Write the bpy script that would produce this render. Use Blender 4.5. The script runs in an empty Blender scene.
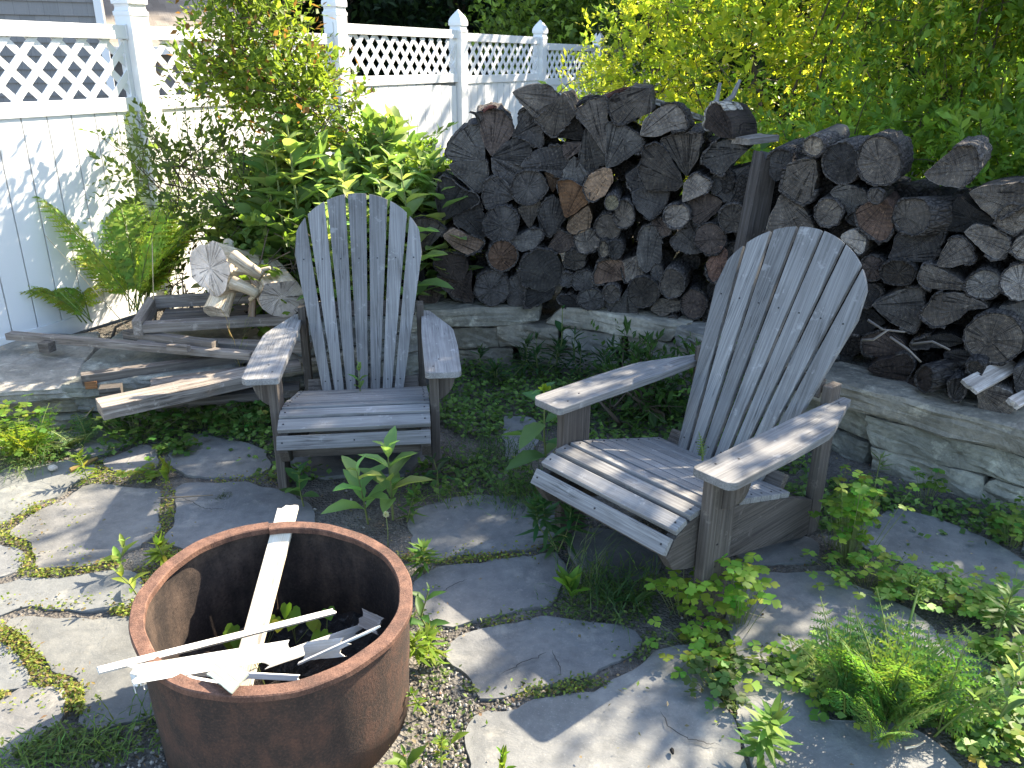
import bpy, bmesh, math, random
import numpy as np
from mathutils import Vector, Matrix
R = np.random.RandomState(7); random.seed(7)
SC = bpy.context.scene; C = SC.collection
PI = math.pi

# ------------------------------------------------------------------ camera
TH = math.radians(21.726); FP = 820.8; RO = math.radians(-0.456); H = 1.65
def ray(px, py):
    a = (px-512)/FP; b = (384-py)/FP
    a, b = a*math.cos(RO)+b*math.sin(RO), -a*math.sin(RO)+b*math.cos(RO)
    return np.array([a, math.cos(TH)+b*math.sin(TH), -math.sin(TH)+b*math.cos(TH)])
def atz(px, py, z=0.0):
    r = ray(px, py); t = (z-H)/r[2]; return np.array([r[0]*t, r[1]*t, z])
def aty(px, py, y):
    r = ray(px, py); t = y/r[1]; return np.array([r[0]*t, y, H+r[2]*t])

# ------------------------------------------------------------------ object helpers
def tag(o, label=None, cat=None, group=None, kind=None):
    if label: o['label'] = label
    if cat: o['category'] = cat
    if group: o['group'] = group
    if kind: o['kind'] = kind
    return o
def thing(name, label, cat, loc=(0, 0, 0), rz=0, group=None):
    o = bpy.data.objects.new(name, None); C.objects.link(o); o.empty_display_size = .05
    o.location = loc; o.rotation_euler = (0, 0, rz)
    return tag(o, label, cat, group)
class MB:
    """collects verts / faces with grain coordinates (gc) and tint"""
    def __init__(s): s.v = []; s.f = []; s.g = []; s.t = []; s.m = []; s.n = 0
    def add(s, v, f, g=None, t=(1, 1, 1), m=0):
        v = np.asarray(v, float).reshape(-1, 3); k = len(v)
        if k == 0: return
        s.v.append(v); s.g.append(v.copy() if g is None else np.asarray(g, float).reshape(-1, 3))
        t = np.asarray(t, float); s.t.append(np.tile(t, (k, 1)) if t.ndim == 1 else t)
        s.f += [tuple(int(i)+s.n for i in q) for q in f]
        s.m += [m]*len(f) if np.isscalar(m) else list(m)
        s.n += k
    def build(s, name, mats, parent=None, smooth=False, origin=None):
        if not isinstance(mats, (list, tuple)): mats = [mats]
        V = np.concatenate(s.v); G = np.concatenate(s.g); T = np.concatenate(s.t)
        loc = None
        if parent is None:
            loc = np.array(origin) if origin is not None else np.array([V[:, 0].mean(), V[:, 1].mean(), V[:, 2].min()])
            V = V-loc
        elif origin is not None: V = V-np.array(origin)
        me = bpy.data.meshes.new(name)
        me.vertices.add(len(V)); me.vertices.foreach_set('co', V.ravel())
        ls = np.array([len(q) for q in s.f]); li = np.concatenate([np.array(q) for q in s.f])
        me.loops.add(len(li)); me.loops.foreach_set('vertex_index', li)
        me.polygons.add(len(ls)); st = np.concatenate([[0], np.cumsum(ls)[:-1]])
        me.polygons.foreach_set('loop_start', st); me.polygons.foreach_set('loop_total', ls)
        me.polygons.foreach_set('material_index', np.array(s.m))
        me.polygons.foreach_set('use_smooth', np.full(len(ls), smooth))
        a = me.attributes.new('gc', 'FLOAT_VECTOR', 'POINT'); a.data.foreach_set('vector', G.ravel())
        a = me.attributes.new('tint', 'FLOAT_VECTOR', 'POINT'); a.data.foreach_set('vector', T.ravel())
        for m in mats: me.materials.append(m)
        me.update(calc_edges=True); me.validate()
        o = bpy.data.objects.new(name, me); C.objects.link(o)
        if parent is not None: o.parent = parent
        if loc is not None: o.location = loc
        return o
def copy_tree(o, parent=None):
    c = o.copy(); C.objects.link(c); c.parent = parent
    for ch in [x for x in SRC if x.parent == o]: copy_tree(ch, c)
    return c
def frame(ax, up=(0, 0, 1)):
    """matrix whose columns are a (along), b, c"""
    a = Vector(ax).normalized(); u = Vector(up)
    if abs(a.dot(u)) > .98: u = Vector((0, 1, 0))
    b = u.cross(a).normalized(); c = a.cross(b)
    return np.array([a, b, c]).T
def board(mb, outline, t, M, o, bevel=.003, tint=(1, 1, 1), m=0, rnd=True, sub=0):
    """outline in (a,b), extruded along c by t, columns of M are a,b,c axes, o the origin"""
    bm = bmesh.new()
    lo = [bm.verts.new((x, y, 0)) for x, y in outline]; hi = [bm.verts.new((x, y, t)) for x, y in outline]
    n = len(outline)
    bm.faces.new(lo[::-1]); bm.faces.new(hi)
    for i in range(n): bm.faces.new((lo[i], lo[(i+1) % n], hi[(i+1) % n], hi[i]))
    bmesh.ops.recalc_face_normals(bm, faces=bm.faces[:])
    if bevel: bmesh.ops.bevel(bm, geom=bm.edges[:], offset=bevel, segments=2, profile=.6, affect='EDGES', clamp_overlap=True)
    bm.verts.index_update()
    co = np.array([v.co for v in bm.verts]); f = [[v.index for v in q.verts] for q in bm.faces]; bm.free()
    off = R.uniform(-20, 20, 3) if rnd else 0
    k = tint if not np.isscalar(tint) else (tint,)*3
    mb.add(co@np.asarray(M).T+np.asarray(o), f, co+off, k, m)
def box(mb, c, s, M=None, **k):
    """box centred at c, sizes s along the axes of M (a is the grain direction)"""
    M = np.eye(3) if M is None else np.asarray(M)
    a, b, h = [x/2 for x in s]
    board(mb, [(-a, -b), (a, -b), (a, b), (-a, b)], s[2], M, np.asarray(c)-M[:, 2]*h, **k)
def tube(mb, pts, rad, n=6, tint=(1, 1, 1), m=0, cap=True, noise=0):
    pts = np.asarray(pts, float); k = len(pts); rad = np.full(k, rad) if np.isscalar(rad) else np.asarray(rad)
    V = []; G = []; off = R.uniform(-20, 20, 3); L = 0; b = None
    for i in range(k):
        d = pts[min(i+1, k-1)]-pts[max(i-1, 0)]; d = d/(np.linalg.norm(d)+1e-9)
        if b is None:
            b = np.cross(d, (0, 0, 1) if abs(d[2]) < .9 else (1, 0, 0))
        b = b-d*b.dot(d); b /= np.linalg.norm(b)+1e-9; c = np.cross(d, b)
        if i: L += np.linalg.norm(pts[i]-pts[i-1])
        for j in range(n):
            t = 2*PI*j/n; r = rad[i]*(1+(noise*R.randn() if noise else 0))
            V.append(pts[i]+r*(math.cos(t)*b+math.sin(t)*c)); G.append((L+off[0], r*math.cos(t)+off[1]*0, r*math.sin(t)))
    F = [(i*n+j, i*n+(j+1) % n, (i+1)*n+(j+1) % n, (i+1)*n+j) for i in range(k-1) for j in range(n)]
    if cap: F += [tuple(range(n))[::-1], tuple(range((k-1)*n, k*n))]
    mb.add(V, F, G, tint, m)

# ------------------------------------------------------------------ materials
def newmat(name):
    m = bpy.data.materials.new(name); m.use_nodes = True
    nt = m.node_tree; nt.nodes.clear(); out = nt.nodes.new('ShaderNodeOutputMaterial')
    return m, nt, out
class NT:
    def __init__(s, nt): s.nt = nt; s.n = nt.nodes; s.l = nt.links
    def node(s, t, **k):
        n = s.n.new('ShaderNode'+t)
        for a, b in k.items(): setattr(n, a, b)
        return n
    def set(s, inp, v):
        if v is None: return
        if hasattr(v, 'links') or isinstance(v, bpy.types.NodeSocket): s.l.new(v, inp)
        else: inp.default_value = v
    def attr(s, name): return s.node('Attribute', attribute_name=name).outputs['Vector']
    def obj(s): return s.node('TexCoord').outputs['Object']
    def geo(s): return s.node('NewGeometry').outputs['Position']
    def rnd(s): return s.node('ObjectInfo').outputs['Random']
    def map(s, v, sc=(1, 1, 1), loc=(0, 0, 0)):
        n = s.node('Mapping'); s.l.new(v, n.inputs[0]); s.set(n.inputs['Scale'], sc); s.set(n.inputs['Location'], loc); return n.outputs[0]
    def noise(s, v, sc=5, det=4, ro=.55, dist=0):
        n = s.node('TexNoise'); s.l.new(v, n.inputs['Vector']); s.set(n.inputs['Scale'], sc); s.set(n.inputs['Detail'], det)
        s.set(n.inputs['Roughness'], ro); s.set(n.inputs['Distortion'], dist); return n.outputs['Fac']
    def vor(s, v, sc=5, feat='F1', out='Distance'):
        n = s.node('TexVoronoi', feature=feat); s.l.new(v, n.inputs['Vector']); s.set(n.inputs['Scale'], sc); return n.outputs[out]
    def math(s, op, a, b=None, c=None, clamp=False):
        n = s.node('Math', operation=op, use_clamp=clamp); s.set(n.inputs[0], a); s.set(n.inputs[1], b); s.set(n.inputs[2], c); return n.outputs[0]
    def ramp(s, f, stops):
        n = s.node('ValToRGB'); s.l.new(f, n.inputs[0]); e = n.color_ramp.elements
        while len(e) < len(stops): e.new(.5)
        for q, (p, c) in zip(e, stops):
            q.position = p; q.color = (*((c,)*3 if np.isscalar(c) else c), 1)
        return n.outputs[0]
    def mix(s, f, a, b, mode='MIX'):
        n = s.node('Mix', data_type='RGBA', blend_type=mode)
        s.set(n.inputs[0], f)
        for i, x in ((6, a), (7, b)):
            if isinstance(x, tuple) and len(x) == 3: x = (*x, 1)
            s.set(n.inputs[i], x)
        return n.outputs[2]
    def bump(s, h, st=.3, d=.01, nrm=None):
        n = s.node('Bump'); s.l.new(h, n.inputs['Height']); n.inputs['Strength'].default_value = st; n.inputs['Distance'].default_value = d
        if nrm is not None: s.l.new(nrm, n.inputs['Normal'])
        return n.outputs[0]
    def bsdf(s, out, col, rough=.8, nrm=None, spec=.3, metal=0):
        n = s.node('BsdfPrincipled'); s.set(n.inputs['Base Color'], col if not (isinstance(col, tuple) and len(col) == 3) else (*col, 1))
        s.set(n.inputs['Roughness'], rough); s.set(n.inputs['Specular IOR Level'], spec); s.set(n.inputs['Metallic'], metal)
        if nrm is not None: s.l.new(nrm, n.inputs['Normal'])
        s.l.new(n.outputs[0], out.inputs['Surface']); return n

def mat_wood(name, dark, mid, light, rough=.85, gs=90, bump=.5, stain=(.05, .045, .04), stainamt=.35):
    m, nt, out = newmat(name); N = NT(nt); g = N.attr('gc'); t = N.attr('tint')
    v = N.map(g, (3.0, gs, gs)); n1 = N.noise(v, 1, 6, .65, .3)
    v2 = N.map(g, (1.2, 30, 30)); n2 = N.noise(v2, 1, 3, .5)
    f = N.math('ADD', N.math('MULTIPLY', n1, .78), N.math('MULTIPLY', n2, .22))
    col = N.ramp(f, [(.33, dark), (.5, mid), (.66, light)])
    n3 = N.noise(N.map(g, (5, 12, 12)), 1, 4, .6)
    col = N.mix(N.math('MULTIPLY', N.ramp(n3, [(.52, 0.), (.72, 1.)]), stainamt), col, stain)
    # cracks along the grain
    n4 = N.noise(N.map(g, (1.6, 60, 60)), 1, 3, .6)
    cr = N.ramp(N.math('ABSOLUTE', N.math('SUBTRACT', n4, .5)), [(.0, 1.), (.022, 0.)])
    n5 = N.noise(N.map(g, (2.5, 9, 9)), 1, 2, .5); cr = N.math('MULTIPLY', cr, N.ramp(n5, [(.45, 0.), (.6, 1.)]))
    col = N.mix(N.math('MULTIPLY', cr, .75), col, tuple(x*.35 for x in dark))
    li = N.noise(N.map(g, (1, 1, 1), (3, 5, 7)), 16, 5, .72); col = N.mix(N.ramp(li, [(.6, 0.), (.68, .5)]), col, tuple(min(.6, x*1.35) for x in light))
    # fine speckle, lichen
    n6 = N.noise(g, 130, 3, .7); col = N.mix(N.ramp(n6, [(.62, 0.), (.74, .35)]), col, light)
    rv = N.math('MULTIPLY_ADD', N.rnd(), .45, .72)
    col = N.mix(1, col, N.ramp(rv, [(0., 0.), (1., 1.)]), 'MULTIPLY')
    col = N.mix(1, col, t, 'MULTIPLY')
    h = N.math('SUBTRACT', f, N.math('MULTIPLY', cr, .8))
    N.bsdf(out, col, rough, N.bump(h, bump, .0022), .25); return m

def mat_logend(name, fa=.35, mulk=.58):
    m, nt, out = newmat(name); N = NT(nt); g = N.attr('gc'); t = N.attr('tint')
    sep = N.node('SeparateXYZ'); N.l.new(g, sep.inputs[0])
    cmb = N.node('CombineXYZ'); N.l.new(sep.outputs[1], cmb.inputs[1]); N.l.new(sep.outputs[2], cmb.inputs[2])
    L = N.node('VectorMath', operation='LENGTH'); N.l.new(cmb.outputs[0], L.inputs[0]); r = L.outputs['Value']
    seed = N.math('MULTIPLY', N.rnd(), 50)
    off = N.node('CombineXYZ'); N.l.new(seed, off.inputs[0])
    va = N.node('VectorMath', operation='ADD'); N.l.new(g, va.inputs[0]); N.l.new(off.outputs[0], va.inputs[1]); gg = va.outputs[0]
    w = N.noise(gg, 14, 3, .5)
    rw = N.math('ADD', r, N.math('MULTIPLY', w, .012))
    rings = N.math('SINE', N.math('MULTIPLY', rw, 900)); rings2 = N.math('SINE', N.math('MULTIPLY', rw, 330))
    nm = N.node('VectorMath', operation='NORMALIZE'); N.l.new(cmb.outputs[0], nm.inputs[0])
    dv = N.node('VectorMath', operation='ADD'); N.l.new(nm.outputs[0], dv.inputs[0]); N.l.new(off.outputs[0], dv.inputs[1])
    ang = N.noise(dv.outputs[0], 2.6, 4, .62)
    c1 = N.ramp(N.math('ABSOLUTE', N.math('SUBTRACT', ang, .5)), [(.0, 1.), (.014, 0.)])
    c1 = N.math('MULTIPLY', c1, N.ramp(N.noise(gg, 22, 2), [(.38, 0.), (.5, 1.)]))
    fine = N.noise(dv.outputs[0], 26, 3, .6)
    blot = N.noise(gg, 9, 5, .6)
    base = N.ramp(blot, [(.25, (.034, .033, .034)), (.45, (.075, .071, .07)), (.62, (.135, .127, .12)), (.8, (.23, .21, .19))])
    base = N.mix(N.math('MULTIPLY_ADD', rings, .10, .12), base, (.03, .025, .022))
    base = N.mix(N.math('MULTIPLY_ADD', rings2, .06, .06), base, (.30, .26, .21))
    base = N.mix(N.ramp(fine, [(.35, fa), (.6, 0.)]), base, (.03, .027, .025))
    base = N.mix(N.ramp(N.noise(gg, 60, 4, .7), [(.56, 0.), (.74, .55)]), base, (.33, .29, .24))
    base = N.mix(N.math('MULTIPLY', c1, .9), base, (.008, .007, .007))
    rv = N.math('MULTIPLY_ADD', N.rnd(), 1.0, .5)
    cc = N.node('CombineXYZ')
    for i in range(3): N.l.new(rv, cc.inputs[i])
    base = N.mix(1, base, cc.outputs[0], 'MULTIPLY'); base = N.mix(1, base, t, 'MULTIPLY'); base = N.mix(1, base, (mulk*1.1, mulk*1.08, mulk*1.06), 'MULTIPLY')
    h = N.math('ADD', N.math('MULTIPLY', rings, .15), N.math('MULTIPLY', N.noise(N.map(gg, (12, 60, 60)), 1, 4), 1.2))
    h = N.math('SUBTRACT', h, N.math('MULTIPLY', c1, 1.5))
    N.bsdf(out, base, .9, N.bump(h, .8, .006), .2); return m
def mat_bark(name, dark, light, sc=1, bump=1.0):
    m, nt, out = newmat(name); N = NT(nt); g = N.attr('gc'); t = N.attr('tint')
    v = N.map(g, (14*sc, 45*sc, 45*sc)); n = N.noise(v, 1, 5, .62, .8)
    f = N.noise(g, 90, 4, .65)
    vo = N.vor(N.map(g, (18*sc, 50*sc, 50*sc)), 1, 'DISTANCE_TO_EDGE')
    col = N.ramp(n, [(.3, dark), (.55, tuple((a+b)/2 for a, b in zip(dark, light))), (.75, light)])
    col = N.mix(N.ramp(vo, [(0., .8), (.12, 0.)]), col, tuple(x*.3 for x in dark))
    col = N.mix(N.ramp(f, [(.5, 0.), (.8, .5)]), col, light)
    col = N.mix(1, col, t, 'MULTIPLY')
    h = N.math('ADD', n, N.math('MULTIPLY', N.ramp(vo, [(0., 0.), (.3, 1.)]), .7)); h = N.math('ADD', h, N.math('MULTIPLY', f, .4))
    N.bsdf(out, col, .92, N.bump(h, bump, .01), .2); return m
def mat_stone(name, cols, sc=1, lichen=(.45, .44, .36), lamt=.5, crackamt=.6, rough=.8, bst=.45, bd=.008):
    m, nt, out = newmat(name); N = NT(nt); g = N.geo(); t = N.attr('tint')
    n1 = N.noise(g, 3.2*sc, 6, .6, .4); n2 = N.noise(g, 22*sc, 5, .65)
    col = N.ramp(N.math('MULTIPLY_ADD', n2, .4, N.math('MULTIPLY', n1, .6)), [(.32, cols[0]), (.5, cols[1]), (.68, cols[2])])
    st = N.noise(N.map(g, (1, 1, 1), (5, 3, 1)), 7*sc, 6, .7)
    col = N.mix(N.math('MULTIPLY', N.ramp(st, [(.56, 0.), (.68, 1.)]), lamt), col, lichen)
    dk = N.noise(N.map(g, (1, 1, 1), (9, 2, 4)), 2.3*sc, 5, .6); col = N.mix(N.ramp(dk, [(.3, .5), (.46, 0.)]), col, tuple(x*.45 for x in cols[0]))
    cn = N.noise(N.map(g, (1, 1, 1), (2, 7, 3)), 2.6*sc, 3, .55, .6)
    cr = N.ramp(N.math('ABSOLUTE', N.math('SUBTRACT', cn, .5)), [(0., 1.), (.006, 0.)])
    cr = N.math('MULTIPLY', cr, N.ramp(N.noise(g, 1.7*sc, 1), [(.5, 0.), (.56, 1.)]))
    col = N.mix(N.math('MULTIPLY', cr, crackamt), col, (.03, .03, .03))
    sp = N.noise(g, 170*sc, 3, .7); col = N.mix(N.ramp(sp, [(.6, 0.), (.75, .35)]), col, (.38, .37, .35)); md = N.noise(N.map(g, (1, 1, 1), (7, 1, 2)), 14*sc, 5, .7); col = N.mix(N.ramp(md, [(.5, 0.), (.7, .45)]), col, tuple(x*.5 for x in cols[1]))
    col = N.mix(N.ramp(sp, [(.25, .4), (.4, 0.)]), col, (.05, .05, .05))
    col = N.mix(1, col, t, 'MULTIPLY')
    ledge = N.noise(g, 6*sc, 5, .55, 1.2)
    h = N.math('ADD', N.math('MULTIPLY', n2, .5), N.math('MULTIPLY', ledge, 1.6)); h = N.math('SUBTRACT', h, N.math('MULTIPLY', cr, .5 if crackamt else 0.))
    h = N.math('ADD', h, N.math('MULTIPLY', sp, .12))
    N.bsdf(out, col, rough, N.bump(h, bst, bd), .35); return m
def mat_leaf(name, rough=.45, trans=.42, tmul=(1.5, 1.75, .55)):
    m, nt, out = newmat(name); N = NT(nt); t = N.attr('tint'); g = N.geo()
    n = N.noise(g, 35, 2); col = N.mix(N.math('MULTIPLY', n, .6), t, N.mix(1, t, (1.35, 1.3, 1.0), 'MULTIPLY'))
    p = N.node('BsdfPrincipled'); N.l.new(col, p.inputs['Base Color']); p.inputs['Roughness'].default_value = rough; p.inputs['Specular IOR Level'].default_value = .22
    tr = N.node('BsdfTranslucent'); N.l.new(N.mix(1, col, tmul, 'MULTIPLY'), tr.inputs['Color'])
    mx = N.node('MixShader'); mx.inputs[0].default_value = trans; N.l.new(p.outputs[0], mx.inputs[1]); N.l.new(tr.outputs[0], mx.inputs[2])
    N.l.new(mx.outputs[0], out.inputs['Surface']); return m
def mat_plain(name, col, rough=.6, spec=.4, nsc=30, namt=.15, bump=.1):
    m, nt, out = newmat(name); N = NT(nt); g = N.obj()
    n = N.noise(g, nsc, 4, .6); c = N.mix(N.math('MULTIPLY', n, namt*2), col, tuple(x*.55 for x in col)); c = N.mix(1, c, N.attr('tint'), 'MULTIPLY')
    N.bsdf(out, c, rough, N.bump(n, bump, .004), spec); return m
def mat_rust(name, cols, sc=1, bump=.5, spk=.35):
    m, nt, out = newmat(name); N = NT(nt); g = N.obj()
    a = N.noise(g, 9*sc, 6, .65); b = N.noise(N.map(g, (1, 1, .25)), 22*sc, 4, .6); f = N.noise(g, 160*sc, 4, .7)
    col = N.ramp(N.math('MULTIPLY_ADD', b, .45, N.math('MULTIPLY', a, .55)), [(.3, cols[0]), (.47, cols[1]), (.6, cols[2]), (.75, cols[3])])
    col = N.mix(N.ramp(f, [(.5, 0.), (.72, spk)]), col, cols[3]); col = N.mix(N.ramp(f, [(.3, .5), (.45, 0.)]), col, tuple(x*.5 for x in cols[0]))
    h = N.math('ADD', f, N.math('MULTIPLY', a, .8))
    N.bsdf(out, col, .78, N.bump(h, bump, .004), .35, .15); return m

M_chair = mat_wood('weathered_chair_wood', (.125, .122, .119), (.20, .196, .19), (.29, .285, .275), gs=170)
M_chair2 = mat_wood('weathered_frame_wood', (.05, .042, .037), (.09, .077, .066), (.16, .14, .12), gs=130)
M_lumber = mat_wood('old_lumber', (.11, .095, .08), (.23, .195, .165), (.38, .34, .30), bump=.8, stainamt=.5)
M_dry = mat_wood('dry_bleached_wood', (.22, .18, .13), (.40, .34, .26), (.58, .52, .43), gs=60)
M_white = mat_wood('old_white_painted_wood', (.50, .45, .37), (.70, .68, .62), (.80, .79, .76), gs=240, bump=.2, stain=(.40, .33, .23), stainamt=.6)
M_end = mat_logend('cut_log_wood')
M_bark = mat_bark('dark_bark', (.022, .019, .018), (.12, .105, .095))
M_bark2 = mat_bark('pale_bark', (.12, .10, .08), (.42, .38, .32), .7)
M_stone = mat_stone('bluestone_flag', ((.092, .094, .095), (.135, .136, .134), (.185, .182, .172)), lichen=(.29, .275, .24), lamt=.5, crackamt=0., bst=.6)
M_wall = mat_stone('wall_stone', ((.12, .115, .10), (.215, .202, .175), (.34, .315, .27)), 1.3, (.47, .44, .375), .8, crackamt=0., bst=.8, bd=.02)
M_leaf = mat_leaf('leaf', .48, .52, (1.3, 1.4, .75)); M_leafd = mat_leaf('leaf_matte', .6, .38)
M_stem = mat_plain('plant_stem', (.14, .17, .05), .6)
M_twig = mat_plain('woody_twig', (.10, .075, .05), .8)
M_vinyl = mat_plain('white_vinyl', (.70, .70, .69), .4, .4, 6, .08, .02)
M_rust = mat_rust('rust_outer', ((.022, .018, .016), (.042, .029, .023), (.085, .045, .031), (.19, .09, .055)))
M_rim = mat_rust('rust_rim', ((.045, .026, .020), (.095, .048, .033), (.165, .085, .056), (.29, .18, .13)), 1.4)
M_char = mat_rust('charred_inside', ((.010, .008, .008), (.026, .019, .016), (.07, .048, .036), (.17, .125, .095)), .8, .4, .15)
M_metal = mat_plain('screw_metal', (.02, .018, .018), .5)

# ------------------------------------------------------------------ foliage
def tpl(us, hw, mid, lift):
    V = [(0, 0, 0)]; F = []
    for u, w, m in zip(us, hw, mid): V += [(u, -w, m+lift*w), (u, 0, m), (u, w, m+lift*w)]
    V.append((1, 0, mid[-1]*1.35-.02)); k = len(us); e = len(V)-1
    F += [(0, 1, 2), (0, 2, 3)]
    for i in range(k-1):
        a = 1+3*i; F += [(a, a+3, a+4, a+1), (a+1, a+4, a+5, a+2)]
    a = 1+3*(k-1); F += [(a, e, a+1), (a+1, e, a+2)]
    return np.array(V, float), F
TP = {
 'd2': (np.array([(0, 0, 0), (.42, -.5, .07), (1, 0, -.05), (.42, .5, .07)], float), [(0, 1, 2), (0, 2, 3)]),
 'oval': tpl((.2, .5, .8), (.36, .5, .3), (.01, -.01, -.10), .22),
 'flat': tpl((.3, .7), (.45, .38), (.02, 0), .15),
 'blade': tpl((.3, .65), (.5, .38), (.03, -.06), .0),
 'lobe': (np.array([(0, 0, 0), (.25, -.28, .04), (.45, -.5, .02), (.72, -.46, -.02), (.78, -.2, .01), (1, -.14, -.04), (1, .14, -.04), (.78, .2, .01), (.72, .46, -.02), (.45, .5, .02), (.25, .28, .04)], float), [(0, 1, 2, 3, 4), (0, 4, 5, 6, 7), (0, 7, 8, 9, 10)]),
 'heart': (np.array([(0, 0, 0), (-.16, -.22, .03), (-.05, -.45, .05), (.3, -.5, .04), (.7, -.25, 0), (1, 0, -.08), (.7, .25, 0), (.3, .5, .04), (-.05, .45, .05), (-.16, .22, .03)], float), [(0, 1, 2, 3, 4, 5), (0, 5, 6, 7, 8, 9)]),
}
def unit(v): return v/(np.linalg.norm(v, axis=-1, keepdims=True)+1e-9)
class Leaves:
    def __init__(s): s.b = []
    def add(s, pos, d, nrm, L, W, tint, t='oval'):
        pos = np.atleast_2d(pos).astype(float); k = len(pos)
        d = unit(np.broadcast_to(d, (k, 3)).astype(float)); nrm = np.broadcast_to(nrm, (k, 3)).astype(float)
        side = unit(np.cross(d, nrm)); nrm = np.cross(side, d)
        L = np.broadcast_to(L, (k,)); W = np.broadcast_to(W, (k,)); tint = np.broadcast_to(tint, (k, 3))
        s.b.append((t, pos, d, side, nrm, L, W, tint))
    def count(s): return sum(len(b[1]) for b in s.b)
    def build(s, name, mat, parent=None, origin=None):
        Vs = []; Ts = []; Fs = []; Ls = []; n = 0
        for t, pos, d, side, nrm, L, W, tint in s.b:
            tv, tf = TP[t]; k = len(pos); m = len(tv)
            V = pos[:, None]+d[:, None]*(tv[None, :, 0:1]*L[:, None, None])+side[:, None]*(tv[None, :, 1:2]*W[:, None, None])+nrm[:, None]*(tv[None, :, 2:3]*L[:, None, None])
            Vs.append(V.reshape(-1, 3)); Ts.append(np.repeat(tint, m, 0))
            base = (np.arange(k)*m+n)[:, None]
            flat = np.array([i for f in tf for i in f]); ln = np.array([len(f) for f in tf])
            Fs.append((base+flat[None]).ravel()); Ls.append(np.tile(ln, k)); n += k*m
        V = np.concatenate(Vs); T = np.concatenate(Ts); li = np.concatenate(Fs); ls = np.concatenate(Ls)
        loc = None
        if parent is None:
            loc = np.array(origin) if origin is not None else np.array([V[:, 0].mean(), V[:, 1].mean(), V[:, 2].min()]); V = V-loc
        elif origin is not None: V = V-np.array(origin)
        me = bpy.data.meshes.new(name)
        me.vertices.add(len(V)); me.vertices.foreach_set('co', V.ravel())
        me.loops.add(len(li)); me.loops.foreach_set('vertex_index', li)
        me.polygons.add(len(ls)); me.polygons.foreach_set('loop_start', np.concatenate([[0], np.cumsum(ls)[:-1]])); me.polygons.foreach_set('loop_total', ls)
        a = me.attributes.new('tint', 'FLOAT_VECTOR', 'POINT'); a.data.foreach_set('vector', T.ravel())
        me.materials.append(mat); me.update(calc_edges=True)
        o = bpy.data.objects.new(name, me); C.objects.link(o)
        if parent is not None: o.parent = parent
        if loc is not None: o.location = loc
        return o
G_YEL = (.24, .28, .03); G_LT = (.17, .25, .045); G_MID = (.11, .18, .04); G_DK = (.032, .065, .02); G_BLUE = (.05, .10, .04); G_RED = (.16, .07, .04)
def vary(c, n, s=.18, hue=.1):
    c = np.tile(np.array(c, float), (n, 1)); b = np.exp(R.randn(n, 1)*s); h = R.randn(n, 1)*hue
    c = c*b; c[:, 0:1] *= np.exp(h*1.4); return np.clip(c, .004, .6)
def mixc(a, b, f): return tuple(x*(1-f)+y*f for x, y in zip(a, b))
def rdir(n, up=.0):
    v = R.randn(n, 3); v[:, 2] += up; return unit(v)
def plant_root(name, label, cat, base, group=None): return thing(name, label, cat, tuple(base), 0, group)
def finish(root, lv, st, base, leafname='foliage', lmat=None, smat=None, stemname='stem'):
    if lv.b: lv.build(leafname, lmat or M_leaf, root, base)
    if st.n: st.build(stemname, smat or M_stem, root, True, base)
    return root
def arc(p0, az, el0, el1, L, k=7):
    """points of an arching curve whose elevation goes el0 -> el1"""
    P = [np.array(p0, float)]
    for i in range(k):
        e = el0+(el1-el0)*(i+.5)/k; P.append(P[-1]+L/k*np.array([math.cos(az)*math.cos(e), math.sin(az)*math.cos(e), math.sin(e)]))
    return np.array(P)
def along(P, t):
    t = np.clip(np.asarray(t, float), 0, .9999)*(len(P)-1); i = t.astype(int); f = (t-i)[..., None]
    return P[i]*(1-f)+P[i+1]*f, unit(P[i+1]-P[i])
def fern(name, label, base, n=12, L=.7, col=G_LT, az=None, W=.26, pairs=24, fine=True, el=(1.25, .1), group=None, cat='fern', parent=None, tip=True, th=7, lobew=.24, lobek=.62, ltp='d2', lmat=None):
    base = np.array(base, float); root = parent or plant_root(name, label, cat, base, group); lv = Leaves(); st = MB()
    for i in range(n):
        a = (az[0]+(az[1]-az[0])*R.rand()) if az else 2*PI*(i+R.rand()*.6)/n
        l = L*R.uniform(.7, 1.1); P = arc(base+R.randn(3)*(.03, .03, 0), a, el[0]+R.randn()*.12, el[1]+R.randn()*.25, l, 9)
        tube(st, P, np.linspace(.004, .001, len(P)), 4, (.9, 1, .6), cap=False)
        t = np.linspace(.16, .98, pairs); pos, d = along(P, t); up = np.array([0, 0, 1.]); side = unit(np.cross(d, up)); nrm = np.cross(side, d)
        prof = W*l*np.clip(np.sin(PI*np.clip(.12+.88*t, 0, 1))**.8, .05, 1)*(1.08-.35*t)
        tc = vary(mixc(col, G_YEL, R.rand()*.2), 1, .12)[0]
        for s in (-1, 1):
            pd = unit(side*s+d*.38+nrm*(-.12)+R.randn(*d.shape)*.05)
            if fine:
                lv.add(pos, pd, nrm, prof, prof*.13, vary(tc, len(pos), .1), 'blade')
                for q in range(th):
                    f = (q+.4)/th; pp = pos+pd*(prof*f)[:, None]; wl = prof*lobew*(1.15-f*.8)
                    pr = unit(np.cross(pd, nrm))
                    for z in (-1, 1):
                        lv.add(pp, unit(pr*z+pd*.7+R.randn(*pd.shape)*.12), nrm+R.randn(*nrm.shape)*.25, wl, wl*lobek, vary(tc, len(pp), .14), ltp)
            else: lv.add(pos, pd, nrm, prof, prof*.26, vary(tc, len(pos), .1), 'blade')
    return finish(root, lv, st, base, 'frond', lmat, stemname='rachis') if not parent else (lv, st)
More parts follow.
